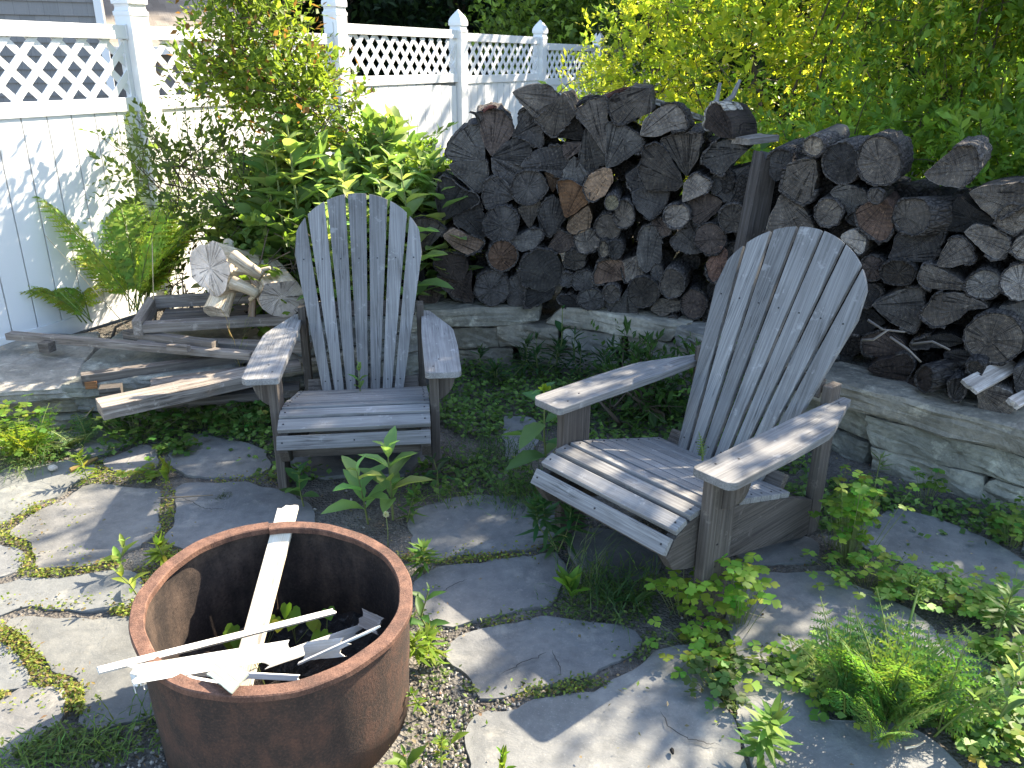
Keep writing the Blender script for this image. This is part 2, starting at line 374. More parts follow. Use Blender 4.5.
def milkweed(name, label, base, h=.4, pairs=5, L=.13, W=.055, col=G_MID, lean=(0, 0), group=None, top=True, cat='weed', stems=1, spread=.05, tp='oval', el=.6, bud=None, whorl=2):
    base = np.array(base, float); root = plant_root(name, label, cat, base, group); lv = Leaves(); st = MB()
    for k in range(stems):
        b = base+(np.array([R.randn()*spread, R.randn()*spread, 0]) if stems > 1 else 0); hh = h*R.uniform(.75, 1.1) if stems > 1 else h
        tip = b+np.array([lean[0]+R.randn()*.02, lean[1]+R.randn()*.02, hh]); mid = (b+tip)/2+np.array([R.randn()*.01, R.randn()*.01, 0])
        P = np.array([base if stems > 1 else b, mid*.6+b*.4, mid, mid*.4+tip*.6, tip]); tube(st, P, np.linspace(.0055, .0025, 5)*(h/.4)**.5, 5, cap=False)
        a0 = R.rand()*PI
        for i in range(pairs):
            t = .25+.75*(i/(pairs-1) if pairs > 1 else 1); p, _ = along(P, np.array([t])); sz = math.sin(PI*min(1, .3+.55*t))*(1.0 if t < .9 else .75)
            for q in range(whorl):
                a = a0+i*PI/whorl+q*2*PI/whorl+R.randn()*.15; e = el+.5*t+R.randn()*.15
                d = np.array([math.cos(a)*math.cos(e), math.sin(a)*math.cos(e), math.sin(e)])
                n_ = np.array([-math.cos(a)*math.sin(e), -math.sin(a)*math.sin(e), math.cos(e)])+R.randn(3)*.15
                lv.add(p, d, n_, L*sz*R.uniform(.85, 1.15), W*sz*R.uniform(.85, 1.15), vary(col, 1), tp)
        if bud is not None: lv.add(np.tile(tip, (14, 1)), rdir(14, 1.0), rdir(14), .035, .016, vary(bud, 14), 'flat')
    return finish(root, lv, st, base)
def starweed(name, label, base, h=.15, n=34, L=.07, W=.013, col=G_LT, group=None, stems=1, spread=.03, cat='weed', parent=None):
    base = np.array(base, float); root = plant_root(name, label, cat, base, group); lv = Leaves(); st = MB()
    for k in range(stems):
        b = base+(np.array([R.randn()*spread, R.randn()*spread, 0]) if stems > 1 else 0); hh = h*R.uniform(.6, 1.1) if stems > 1 else h
        tip = b+np.array([R.randn()*.015, R.randn()*.015, hh]); P = np.array([base if stems > 1 else b, (b+tip)/2, tip]); tube(st, P, [.003, .0025, .0018], 5, cap=False)
        t = np.clip(R.beta(2.2, 1.1, n), .1, 1); pos, _ = along(P, t); a = np.arange(n)*2.4+R.randn(n)*.2; e = -.1+1.1*t**3+R.randn(n)*.18
        d = np.stack([np.cos(a)*np.cos(e), np.sin(a)*np.cos(e), np.sin(e)], 1)
        lv.add(pos, d, np.array([0, 0, 1.])+R.randn(n, 3)*.15, L*R.uniform(.7, 1.15, n)*(1-.4*t**4), W, vary(col, n), 'blade')
    return finish(root, lv, st, base)
def clover(name, label, base, n=26, spread=.09, h=.12, r=.02, col=G_LT, group=None, cat='weed', sx=1, sy=1):
    """low plant with round three-part lobed leaves on thin stalks"""
    base = np.array(base, float); root = plant_root(name, label, cat, base, group); lv = Leaves(); st = MB()
    for k in range(n):
        o = np.array([R.randn()*spread*sx, R.randn()*spread*sy, 0]); b = base+o*.35; tip = base+o+np.array([0, 0, h*R.uniform(.35, 1.1)])
        tube(st, [b, (b+tip)/2+np.array([0, 0, .01]), tip], [.0013, .0011, .0009], 3, cap=False)
        a0 = R.rand()*6; c = vary(col, 1, .2)[0]
        for q in range(3):
            a = a0+q*2*PI/3; d = np.array([math.cos(a), math.sin(a), -.05+R.randn()*.15]); rr = r*R.uniform(.8, 1.25)
            lv.add(tip, d, np.array([0, 0, 1])+R.randn(3)*.2, rr*1.15, rr*1.2, vary(c, 1, .07), 'lobe')
    return finish(root, lv, st, base)
def grass(name, label, base, n=60, L=.2, spread=.04, col=G_MID, W=.005, group=None, cat='grass', el=(1.3, .2)):
    base = np.array(base, float); lv = Leaves()
    for k in range(n):
        b = base+np.array([R.randn()*spread, R.randn()*spread, 0]); l = L*R.uniform(.5, 1.1); P = arc(b, R.rand()*2*PI, el[0]+R.randn()*.15, el[1]+R.randn()*.3, l, 4)
        d = P[1:]-P[:-1]; s = np.cross(d, (0, 0, 1)); nn = np.cross(s, d); c = vary(col, 1, .25)
        lv.add(P[:-1], d, nn, np.linalg.norm(d, axis=1)*1.12, W*np.array([.9, 1, .8, .5]), c, 'blade')
    o = lv.build(name, M_leafd, None, base); return tag(o, label, cat, group)
def bush(name, label, cat, base, crowns, n, L, W, cols, tp='d2', stems=7, group=None, per=9, twiglen=.22, up=.4, lmat=None, fs=(1, 1, 1), shell=.55, tw=.35, tipcol=None):
    """crowns: list of (centre, radii, weight)"""
    base = np.array(base, float); root = plant_root(name, label, cat, base, group); lv = Leaves(); st = MB()
    w = np.array([c[2] for c in crowns], float); w /= w.sum(); k = max(1, n//per); which = R.choice(len(crowns), k, p=w)
    cen = np.array([c[0] for c in crowns], float)[which]; rad = np.array([np.atleast_1d(c[1])*np.ones(3) for c in crowns], float)[which]
    u = rdir(k); rr = R.rand(k)**(shell); p0 = cen+u*rad*rr[:, None]
    d0 = unit(u*.8+np.array([0, 0, up])+R.randn(k, 3)*.45)
    # lumps: thin some regions so the outline breaks up
    ph = R.rand(6)*6; s = 2.2/np.mean(rad)
    dens = np.sin(p0[:, 0]*s*2+ph[0])+np.sin(p0[:, 1]*s*2.3+ph[1])+np.sin(p0[:, 2]*s*2.1+ph[2])+.6*np.sin((p0[:, 0]+p0[:, 2])*s*4+ph[3])
    keep = dens > -1.35; p0 = p0[keep]; d0 = d0[keep]; k = len(p0); rr = rr[keep]
    tl = twiglen*R.uniform(.6, 1.3, k); big = R.choice([.6, .85, 1, 1.15, 1.5], k)
    cc = np.array(cols)[R.randint(len(cols), size=k)]*np.exp(R.randn(k, 1)*.12)
    for q in range(per):
        f = (q+.6)/per; pos = p0+d0*(tl*f)[:, None]+np.array([0, 0, -1.])*(tl*f*f*.35)[:, None]
        side = unit(np.cross(d0, rdir(k))); d = unit(side*(1.0-.5*f)+d0*(.45+.5*f)+R.randn(k, 3)*.18)
        nr = unit(np.array([0, 0, 1.])+R.randn(k, 3)*.45)
        c = cc*np.exp(R.randn(k, 1)*.12)
        if tipcol is not None and q >= per-2: c = np.where(R.rand(k, 1) < .35, np.array(tipcol)[None], c)
        sc = R.uniform(.65, 1.15, k)*(1-.25*f)*big
        lv.add(pos, d, nr, L*sc, W*sc, np.clip(c, .004, .6), tp)
    for i in R.choice(k, min(k, int(k*tw)), replace=False):
        tube(st, [p0[i]-d0[i]*tl[i]*.6, p0[i], p0[i]+d0[i]*tl[i]*.8-np.array([0, 0, tl[i]*.2])], [.004, .003, .0015], 3, cap=False)
    for i in range(stems):
        t = p0[R.randint(k)]; b = base+np.array([R.randn()*.12*fs[0], R.randn()*.12*fs[1], 0]); mid = b*.5+t*.5+R.randn(3)*.08
        r0 = .012*fs[2]; tube(st, [b, b*.75+mid*.25+R.randn(3)*.02, mid, mid*.5+t*.5+R.randn(3)*.04, t], np.array([1, .85, .65, .45, .2])*r0, 5, cap=False)
    return finish(root, lv, st, base, 'foliage', lmat or M_leaf, M_twig, 'branches')

def dens(P, step=.016):
    O = []
    for i in range(len(P)):
        a, b = P[i], P[(i+1) % len(P)]; k = max(1, int(round(np.linalg.norm(b-a)/step)))
        for j in range(k): O.append(a+(b-a)*j/k)
    return np.array(O)
# ------------------------------------------------------------------ ground, patio
def grid(x0, x1, y0, y1, step, zf):
    xs = np.arange(x0, x1+step/2, step); ys = np.arange(y0, y1+step/2, step); X, Y = np.meshgrid(xs, ys); Z = zf(X, Y)
    V = np.stack([X, Y, Z], -1).reshape(-1, 3); w = len(xs); F = [(j*w+i, j*w+i+1, (j+1)*w+i+1, (j+1)*w+i) for j in range(len(ys)-1) for i in range(w-1)]
    return V, F
def snoise(X, Y, seeds=1, fr=6):
    r = np.random.RandomState(seeds); z = 0*X
    for i in range(14):
        f = fr*1.35**i/3; a = r.rand()*2*PI; z = z+np.sin((X*math.cos(a)+Y*math.sin(a))*f+r.rand()*9)/1.32**i
    return z/3.5
m, nt, out = newmat('soil'); N = NT(nt); g = N.geo()
a = N.noise(g, 5, 6, .65); b = N.noise(g, 70, 5, .75); v = N.vor(g, 95)
col = N.ramp(a, [(.3, (.055, .048, .042)), (.5, (.12, .11, .096)), (.7, (.21, .195, .17))])
col = N.mix(N.ramp(b, [(.55, 0.), (.7, .8)]), col, (.30, .26, .21)); col = N.mix(N.ramp(b, [(.3, .7), (.45, 0.)]), col, (.02, .017, .014))
col = N.mix(N.ramp(v, [(.0, .25), (.3, 0.)]), col, (.4, .38, .34))
N.bsdf(out, col, .95, N.bump(N.math('ADD', b, v), .9, .012), .15); M_soil = m

base = MB(); base.add([(-150, -60, -.04), (150, -60, -.04), (150, 200, -.04), (-150, 200, -.04)], [(0, 1, 2, 3)])
tag(base.build('ground', M_soil, origin=(0, 0, -.04)), kind='structure')
V, F = grid(-3.6, 3.6, .4, 4.9, .03, lambda X, Y: -.003+.004*snoise(X, Y, 3, 30)+.003*snoise(X, Y, 5, 8))
sb = MB(); sb.add(V, F); tag(sb.build('soil', M_soil, smooth=True), kind='structure')

# wall line (base, seen from the patio)
WL = [(-.95, 3.98), (-.55, 4.30), (-.1, 4.43), (.35, 4.40), (.72, 4.22), (1.1, 3.83), (1.35, 3.46), (1.6, 3.14), (1.85, 2.93), (2.15, 2.72), (2.6, 2.38), (3.3, 1.95)]
LW = [(-3.4, 3.15), (-2.8, 3.32), (-2.2, 3.50), (-1.75, 3.62), (-1.3, 3.74), (-.95, 3.95)]
WLa = np.array(WL); LWa = np.array(LW)
def polyat(P, s):
    seg = np.linalg.norm(P[1:]-P[:-1], axis=1); cs = np.concatenate([[0], np.cumsum(seg)]); s = min(max(s, 0), cs[-1]-1e-6); i = int(np.searchsorted(cs, s, 'right')-1)
    f = (s-cs[i])/seg[i]; p = P[i]*(1-f)+P[i+1]*f; d = (P[i+1]-P[i])/seg[i]; return p, d, cs[-1]
def smoothpoly(P, n=120):
    P = np.array(P); k = np.linspace(0, len(P)-1, n); Q = np.stack([np.interp(k, range(len(P)), P[:, j]) for j in (0, 1)], 1)
    for _ in range(12): Q[1:-1] = (Q[:-2]+2*Q[1:-1]+Q[2:])/4
    return Q
WS = smoothpoly(WL); LS = smoothpoly(LW)
# raised bed behind the walls
def ysurf(X, Wd): return np.interp(X, Wd[:, 0], Wd[:, 1])
def bed(name, x0, x1, Wd, z, y1, setback=.12):
    xs = np.linspace(x0, x1, 60); ts = np.linspace(0, 1, 40)**1.6; V = []
    for t in ts:
        for x in xs:
            yy = ysurf(x, Wd)+setback; y = yy+(y1-yy)*t; V.append((x, y, z+.012*snoise(np.array(x), np.array(y), 4, 12)))
    F = [(j*60+i, j*60+i+1, (j+1)*60+i+1, (j+1)*60+i) for j in range(39) for i in range(59)]
    mb = MB(); mb.add(V, F); return tag(mb.build(name, M_soil, smooth=True), kind='structure')
ALL = np.concatenate([LS, WS[3:]])
bed('raised_bed_soil', -.9, 3.3, WS, .31, 12)
bed('garden_bed_soil', -3.6, -.9, LS, .15, 12, .1)

# flagstones traced on the ground plane
FL = [[(0,477),(29,472),(72,465),(86,472),(62,486),(57,498),(29,508),(-8,524)],
 [(91,489),(158,496),(158,529),(144,537),(89,563),(38,565),(29,539),(19,534),(48,508)],
 [(113,462),(134,448),(153,455),(151,467),(125,470)],
 [(172,454),(195,438),(219,444),(250,450),(266,466),(254,473),(219,477),(187,471)],
 [(182,491),(211,485),(240,488),(275,497),(305,512),(300,560),(240,562),(192,546),(175,539),(177,510)],
 [(-10,547),(19,549),(29,558),(10,572),(-15,582)],
 [(-15,590),(57,584),(125,577),(132,601),(91,613),(29,606),(-15,612)],
 [(10,620),(86,620),(129,630),(170,680),(165,705),(96,721),(86,683),(62,678),(29,635)],
 [(-20,640),(0,644),(29,673),(33,688),(-20,700)],
 [(-15,712),(29,688),(62,692),(58,716),(10,745),(-20,760)],
 [(51,434),(101,430),(125,442),(117,452),(78,454)],
 [(417,516),(462,500),(545,502),(549,512),(553,541),(524,551),(454,558),(425,553)],
 [(422,590),(454,566),(553,556),(555,570),(545,595),(528,607),(483,620),(441,620)],
 [(458,653),(483,632),(537,624),(582,632),(628,636),(623,657),(594,673),(565,682),(495,700),(489,682),(474,665)],
 [(487,723),(537,702),(594,694),(619,678),(657,665),(690,653),(700,664),(712,692),(735,718),(745,768),(752,810),(600,830),(492,810),(483,750)],
 [(735,682),(752,674),(777,682),(802,699),(806,732),(847,736),(905,736),(934,757),(965,805),(765,810),(738,735)],
 [(739,624),(748,599),(768,574),(822,578),(855,595),(905,616),(930,645),(984,649),(1003,690),(985,712),(930,705),(880,690),(806,672),(752,662)],
 [(864,533),(905,516),(955,533),(1035,572),(1045,605),(992,595),(930,566),(872,549)],
 [(1008,660),(1034,640),(1075,700),(1045,770),(1012,725)],
 [(567,540),(600,535),(640,545),(652,570),(618,575),(590,566)],
 [(503,417),(535,420),(541,440),(522,464),(505,460)],
 [(735,545),(775,535),(812,545),(800,562),(760,566)],
 [(290,430),(330,425),(400,428),(425,445),(405,470),(330,475),(285,460)],
 [(1040,500),(1100,530),(1120,580),(1060,570),(1035,560)]]
FLW = [np.array([atz(x, y, 0)[:2] for x, y in P]) for P in FL]
FLW += [np.array([(-2.2, 1.3), (-1.7, 1.15), (-1.5, 1.4), (-1.75, 1.7), (-2.1, 1.75)]), np.array([(.9, 1.05), (1.4, 1.0), (1.7, 1.25), (1.35, 1.45), (1.0, 1.4)]), np.array([(-.1, .6), (.6, .6), (.8, .95), (.0, 1.0)])]
def outline0(P):
    n = len(P); O = []
    for i in range(n):
        a, b = P[i], P[(i+1) % n]; k = max(2, int(np.linalg.norm(b-a)/.022))
        for j in range(k): O.append(a+(b-a)*j/k)
    O = np.array(O); O = (np.roll(O, 1, 0)+2*O+np.roll(O, -1, 0))/4
    return O
FLW = [outline0(P) for P in FLW]
for cx, cy, rr in ((-2.45, 1.75, .3), (-2.55, 2.45, .3), (-3.15, 2.1, .3), (-3.1, 2.8, .22), (-2.95, 1.35, .28), (2.0, 1.35, .3), (2.2, 2.0, .24), (2.75, 1.6, .3), (1.75, .75, .25), (-1.1, .75, .25), (-1.7, .55, .22), (2.55, .95, .25)):
    a_ = np.linspace(0, 2*PI, 8)[:-1]; q_ = rr*R.uniform(.75, 1.1, 7); FLW.append(outline0(np.stack([cx+q_*1.1*np.cos(a_), cy+q_*.85*np.sin(a_)], 1)))
WP = np.concatenate([WS, LS])
for step in range(11):
    for i, O in enumerate(FLW):
        if i == 20: continue
        oth = np.concatenate([q for j, q in enumerate(FLW) if j != i]); t = np.roll(O, -1, 0)-np.roll(O, 1, 0); nn = unit(np.stack([t[:, 1], -t[:, 0]], 1))
        if ((O-O.mean(0))*nn).sum() < 0: nn = -nn
        T = O+nn*.004; d = np.sqrt(((T[:, None]-oth[None])**2).sum(-1)).min(1); dw = np.sqrt(((T[:, None]-WP[None])**2).sum(-1)).min(1)
        ok = (d > .046)&(dw > .12); O = np.where(ok[:, None], T, O)
        if step % 5 == 4: O = (np.roll(O, 1, 0)+6*O+np.roll(O, -1, 0))/8
        FLW[i] = O
def inany(Q):
    Q = np.asarray(Q)[:, :2]; r = np.zeros(len(Q), bool)
    for P in FLW:
        lo, hi = P.min(0), P.max(0); m_ = ((Q > lo)&(Q < hi)).all(1)
        if not m_.any(): continue
        q = Q[m_]; c = np.zeros(len(q), bool); A = P; B = np.roll(P, 1, 0)
        for a, b in zip(A, B):
            if a[1] == b[1]: continue
            c ^= ((a[1] > q[:, 1]) != (b[1] > q[:, 1]))&(q[:, 0] < (b[0]-a[0])*(q[:, 1]-a[1])/(b[1]-a[1])+a[0])
        idx = np.where(m_)[0]; r[idx[c]] = True
    return r
pv = MB()
def inpoly(p, P):
    c = False; n = len(P)
    for i in range(n):
        a = P[i]; b = P[i-1]
        if (a[1] > p[1]) != (b[1] > p[1]) and p[0] < (b[0]-a[0])*(p[1]-a[1])/(b[1]-a[1])+a[0]: c = not c
    return c
for P in FLW:
    O = P.copy()
    cen = O.mean(0); nrm = unit(O-cen); jit = np.convolve(np.concatenate([R.randn(len(O))]*3), np.ones(3)/3, 'same')[len(O):2*len(O)]
    O = O+nrm*(jit*.010)[:, None]; h = .005+R.rand()*.005; tx, ty = R.randn(2)*.006
    rings = [(1.0, -.05), (1.0, h-.003), (.996, h)]; V = []; k = len(O)
    for s, z in rings: V += [(*(cen+(q-cen)*s), z+(tx*(q-cen)[0]+ty*(q-cen)[1])) for q in O]
    for s in (.96, .85, .68, .48, .27, .1):
        for q in O:
            w = cen+(q-cen)*s; V.append((*w, h+tx*(w-cen)[0]+ty*(w-cen)[1]+.0028*float(snoise(w[0], w[1], 11, 9))))
    V.append((*cen, h)); L = len(rings)+6
    F = [(r*k+i, r*k+(i+1) % k, (r+1)*k+(i+1) % k, (r+1)*k+i) for r in range(L-1) for i in range(k)]+[((L-1)*k+i, (L-1)*k+(i+1) % k, L*k) for i in range(k)]
    t = R.uniform(.9, 1.12); pv.add(V, F, None, (t*R.uniform(.98, 1.03), t, t*R.uniform(.94, 1.0)))
for L_ in ([(660, 716), (668, 730), (676, 738), (690, 744), (706, 748), (722, 750)], [(502, 678), (520, 668), (536, 662), (552, 655)], [(552, 655), (560, 672), (562, 684)], [(436, 600), (452, 590), (470, 582)], [(180, 500), (205, 512), (232, 514)], [(755, 700), (772, 712), (800, 716)]):
    P = np.array([atz(x, y, 0) for x, y in L_]); Q = dens(np.vstack([P[:, :2]]), .01)[:int(sum(np.linalg.norm(P[1:]-P[:-1], axis=1))/.01)]
    Q = Q+R.randn(*Q.shape)*.0022; w_ = .0016; V = []
    for i in range(len(Q)):
        d = unit(Q[min(i+1, len(Q)-1)]-Q[max(i-1, 0)]); nn = np.array([-d[1], d[0]]); ww = w_*min(1, i/4+.2, (len(Q)-i)/4)
        for sg in (-1, 1): V.append((*(Q[i]+nn*ww*sg), .0175))
    pv.add(V, [(2*i, 2*i+1, 2*i+3, 2*i+2) for i in range(len(Q)-1)], None, (.22, .22, .22))
tag(pv.build('flagstone_path', M_stone, smooth=False), kind='structure')

# ------------------------------------------------------------------ dry stone walls
def stone(mb, c, s, M, tint, j=.12):
    """rough slab: subdivided box pushed about"""
    bm = bmesh.new(); bmesh.ops.create_cube(bm, size=1)
    bmesh.ops.subdivide_edges(bm, edges=bm.edges[:], cuts=6, use_grid_fill=True)
    co = np.array([v.co for v in bm.verts]); f = [[v.index for v in q.verts] for q in bm.faces]; bm.free()
    r = np.abs(co*2).max(1, keepdims=True); q = co*2
    rd = q/np.maximum((np.abs(q)**20).sum(1, keepdims=True)**(1/20), 1e-6)*np.abs(q).max(1, keepdims=True)
    co = rd/2
    ph = R.rand(9)*9; S = np.array(s); p = co*S; j = j*1.3
    for k in range(3):
        co[:, k] += (np.sin(p[:, 0]*11+ph[k])+np.sin(p[:, 1]*17+ph[k+3])+np.sin(p[:, 2]*31+p[:, 0]*23+ph[k+6]))*j*.11*min(.12, S.min())/S[k]*1.5
    co[:, 0] += R.randn()*.1*co[:, 2]; co[:, 0] += R.randn()*.06*co[:, 1]
    co += R.randn(*co.shape)*.0028/S; co[:, 1] += (np.sin(p[:, 0]*26+ph[1]+p[:, 2]*40)*.004)/S[1]
    mb.add((co*S)@np.asarray(M).T+np.asarray(c), f, None, tint)
WT = [(1, 1, 1), (1.15, 1.1, 1.0), (.75, .8, .78), (1.25, 1.22, 1.12), (.8, .86, .92), (.9, .85, .75), (1.05, 1.08, 1.0)]
def wall(name, label, S, courses, cap, overhang=.02, depth=.30, batter=.02, s0=0, s1=99, lens=(.22, .55)):
    mb = MB(); z = -.04; _, _, tot = polyat(S, 0)
    for ci, h in enumerate(courses+[cap]):
        iscap = ci == len(courses); s = s0-R.rand()*.2; e = min(s1, tot)
        while s < e:
            l = R.uniform(*lens)*(1.5 if iscap else 1); p, d, _ = polyat(S, s+l/2); nb = np.array([-d[1], d[0]])
            if nb[1] < 0: nb = -nb
            hh = h*R.uniform(.9, 1.02); out = -overhang if iscap else R.uniform(-.012, .022)+ci*batter*.5
            c = (*(p+nb*(depth/2+out)), z+h/2); M = np.array([(*d, 0), (*nb, 0), (0, 0, 1)]).T
            t = np.array(WT[R.randint(len(WT))])*R.uniform(.85, 1.15)
            stone(mb, c, (l*1.0, depth, hh), M, t); s += l-.004
        z += h
    tag(mb.build(name, M_wall, smooth=False), label, 'stone wall')
wall('stone_wall', 'low curved grey stone wall carrying the stacked firewood', WS, [.145, .135], .12, lens=(.26, .7))
wall('stone_ledge', 'low slate ledge with broad flat cap slabs under the old lumber at left', LS, [.10, .09], .08, .03, .85, lens=(.35, .7))

# ------------------------------------------------------------------ chairs
CH = dict(xa=.277, ya=-.012, za=.527, yl=.031, xl=.292, ws=.291, yb=.529, zb=.235, al=math.radians(27.8))
def rail_curve(s):
    P = np.array([(-.108, .262), (-.092, .298), (-.058, .330), (-.01, .350), (.06, .356), (.15, .338), (.30, .296), (.45, .253), (.56, .222)])
    seg = np.linalg.norm(P[1:]-P[:-1], axis=1); cs = np.concatenate([[0], np.cumsum(seg)])
    y = np.interp(s, cs, P[:, 0]); z = np.interp(s, cs, P[:, 1]); y2 = np.interp(s+.01, cs, P[:, 0]); z2 = np.interp(s+.01, cs, P[:, 1])
    if s+.01 > cs[-1]: y, z = P[-1]; y2, z2 = P[-1]+(P[-1]-P[-2])
    d = np.array([y2-y, z2-z]); return (y, z), d/np.linalg.norm(d), cs[-1]
I3 = np.eye(3)
SCREW = None
def screw(parent, p, n):
    global SCREW
    mb = MB(); n = np.array(n, float); n /= np.linalg.norm(n); p = np.array(p, float)
    tube(mb, [p-n*.004, p+n*.0012], .0034, 8)
    mb.build('screw', M_metal, parent)
def make_chair(label):
    t = thing('adirondack_chair', label, 'chair'); c = CH
    sa, ca = math.sin(c['al']), math.cos(c['al'])
    sd = np.array([0, sa, ca]); nf = np.array([0, -ca, sa]); xd = np.array([1., 0, 0]); o = np.array([0, c['yb'], c['zb']])
    Wf = lambda s: .187+.107/.63*s
    top = lambda x: .655+.289*math.sqrt(max(0, 1-(x/.3045)**2))
    for i in range(7):
        f0, f1 = (i-3.5)/3.5, (i-2.5)/3.5; g = .0065
        e = lambda f, s: Wf(s)*f
        L = [(-.045, e(f0, -.045)+g)]; R_ = [(-.045, e(f1, -.045)-g)]
        def hit(f, sg):
            s = .9
            for _ in range(25): s = top(min(.3045, abs(e(f, s)+sg*g)))
            return s
        s0, s1 = hit(f0, 1), hit(f1, -1); a = e(f0, s0)+g; b = e(f1, s1)-g
        pts = [(s1, b)]
        for k in range(1, 6):
            x = b+(a-b)*k/6; pts.append((top(x), x))
        pts.append((s0, a))
        ol = [L[0], R_[0]]+pts
        mb = MB(); M = np.array([sd, xd, nf]).T
        dz = R.uniform(-.0015, .0015)
        board(mb, ol, .019, M, o-nf*.019+nf*dz, .0028)
        sl = mb.build('back_slat', M_chair, t)
        for s in (.06, .63): screw(sl, o+sd*s+xd*(e((f0+f1)/2, s))+nf*(dz+.0005), nf)
    (_, _, tot) = rail_curve(0); n = 11; w = tot/n
    for i in range(n):
        (y, z), d, _ = rail_curve((i+.5)*w); wid = w-(.011 if i < 4 else .005); M = np.array([(1, 0, 0), (0, d[0], d[1]), (0, -d[1], d[0])]).T
        jx = R.uniform(-.003, .003); mb = MB()
        box(mb, np.array([jx, y, z])+np.array([0, -d[1], d[0]])*.011, (2*c['ws'], wid, .021), M, bevel=.003)
        sl = mb.build('seat_slat', M_chair, t)
        for x in ((-.27, 0, .27) if i == 0 else (-.27, .27)): screw(sl, np.array([x+jx, y, z])+np.array([0, -d[1], d[0]])*.0225, (0, -d[1], d[0]))
    for s in (-1, 1):
        # side rail: outline in (y,z)
        top_ = [rail_curve(q)[0] for q in np.linspace(0, tot, 12)]
        ol = top_+[(.66, .178), (.735, .15), (.738, .005), (.70, .004), (.62, .026), (.50, .058), (.30, .105), (.12, .15), (.0, .178), (-.07, .205)]
        M = np.array([(0, 1, 0), (0, 0, 1), (1, 0, 0)]).T; mb = MB(); x0 = s*.2715-.0175
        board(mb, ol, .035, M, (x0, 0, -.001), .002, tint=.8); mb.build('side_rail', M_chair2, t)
        # front leg
        mb = MB(); M2 = np.array([(0, 0, 1), (0, 1, 0), (-1, 0, 0)]).T
        xo = .294 if s > 0 else -.330
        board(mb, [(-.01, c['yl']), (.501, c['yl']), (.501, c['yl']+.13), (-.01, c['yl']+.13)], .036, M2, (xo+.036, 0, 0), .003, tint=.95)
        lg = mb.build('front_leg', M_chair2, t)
        for zz in (.17, .25): screw(lg, (s*.3305, c['yl']+.055, zz), (s, 0, 0))
        # bracket
        mb = MB(); M3 = np.array([(0, 0, 1), (s, 0, 0), (0, s, 0)]).T
        br = [(.375, .3305), (.501, .3305), (.501, .400)]+[(.375+.126*(1-math.cos(a)*.98), .3305+.0695*math.sin(a)) for a in np.linspace(1.35, .25, 6)]
        y0 = c['yl']+.055
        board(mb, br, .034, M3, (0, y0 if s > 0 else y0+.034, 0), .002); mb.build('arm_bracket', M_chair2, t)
        # arm
        xi = c['xa']; xo = xi+.142; ya = c['ya']; ol = []
        for a in np.linspace(PI, 1.5*PI, 5): ol.append((xi+.016+.016*math.cos(a), ya+.016+.016*math.sin(a)))
        for a in np.linspace(-.5*PI, 0, 6): ol.append((xo-.03+.03*math.cos(a), ya+.03+.03*math.sin(a)))
        ol += [(xo+.004, .30), (xo-.002, .52), (xo-.012, .57), (xi+.052, .80), (xi+.044, .835), (xi+.012, .84), (xi+.002, .80), (xi-.004, .5)]
        mb = MB(); M4 = np.array([(0, 1, 0), (s, 0, 0), (0, 0, -s)]).T if s < 0 else np.array([(0, 1, 0), (1, 0, 0), (0, 0, -1)]).T
        M4 = np.array([(0, 1, 0), (s, 0, 0), (0, 0, 1)]).T
        board(mb, [(y, x) for x, y in ol], .026, M4, (0, 0, .502), .006, tint=1.04); am = mb.build('arm', M_chair, t)
        for x, y in ((.30, .06), (.325, .14), (.30, .77)): screw(am, (s*(x+.01), y, .5285), (0, 0, 1))
        # rear post
        mb = MB(); xo = .2555 if s > 0 else -.2895
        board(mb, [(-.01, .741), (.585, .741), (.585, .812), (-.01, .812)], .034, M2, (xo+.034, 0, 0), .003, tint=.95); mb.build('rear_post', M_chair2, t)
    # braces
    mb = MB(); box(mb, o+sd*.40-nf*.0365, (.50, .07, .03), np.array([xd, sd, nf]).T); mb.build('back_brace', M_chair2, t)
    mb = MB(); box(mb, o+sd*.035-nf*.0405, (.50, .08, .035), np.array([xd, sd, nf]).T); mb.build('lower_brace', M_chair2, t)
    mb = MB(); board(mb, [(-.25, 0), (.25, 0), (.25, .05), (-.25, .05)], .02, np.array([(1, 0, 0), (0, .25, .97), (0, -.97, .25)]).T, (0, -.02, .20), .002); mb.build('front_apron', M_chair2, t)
    return t
chair = make_chair('weathered grey slatted wooden garden chair angled left in front of the tall woodpile, at right')
SRC = list(C.objects)
c2 = copy_tree(chair); c2['label'] = 'weathered grey slatted wooden garden chair facing forward beside the old lumber, at left'
chair['group'] = c2['group'] = 'weathered wooden garden chairs'
chair.location = (.353, 2.356, .012); chair.rotation_euler = (0, 0, math.radians(-48.9))
c2.location = (-.613, 2.946, -.018); c2.rotation_euler = (0, 0, math.radians(7.2))

# ------------------------------------------------------------------ rusty fire ring
FR = (-.594, 1.74); FH = .373; TX, TY = -.054, .031
fr = thing('fire_ring', 'rusty steel fire ring holding broken white boards', 'fire ring', (FR[0], FR[1], 0))
def lathe(mb, prof, n=180, seam=.0, tilt=True, a0=1.9, noise=0):
    V = []; G = []; k = len(prof)
    for j in range(n+1):
        a = a0+2*PI*j/n; off = -seam*(j/n)
        for r, z in prof:
            rr = r+off+.0022*math.sin(3*a+1)+.0015*math.sin(7*a+z*9)+.0008*math.sin(17*a+z*25); tz = (z/FH) if tilt else 0; x, y = rr*math.cos(a), rr*math.sin(a)
            zz = z+tz*(TX*x+TY*y); V.append((x, y, zz)); G.append((zz, r*a, 0))
    F = [(j*k+i, (j+1)*k+i, (j+1)*k+(i+1) % k, j*k+(i+1) % k) for j in range(n) for i in range(k)]
    F += [tuple(range(k)), tuple(range(n*k, n*k+k))[::-1]]
    mb.add(V, F, G); return mb
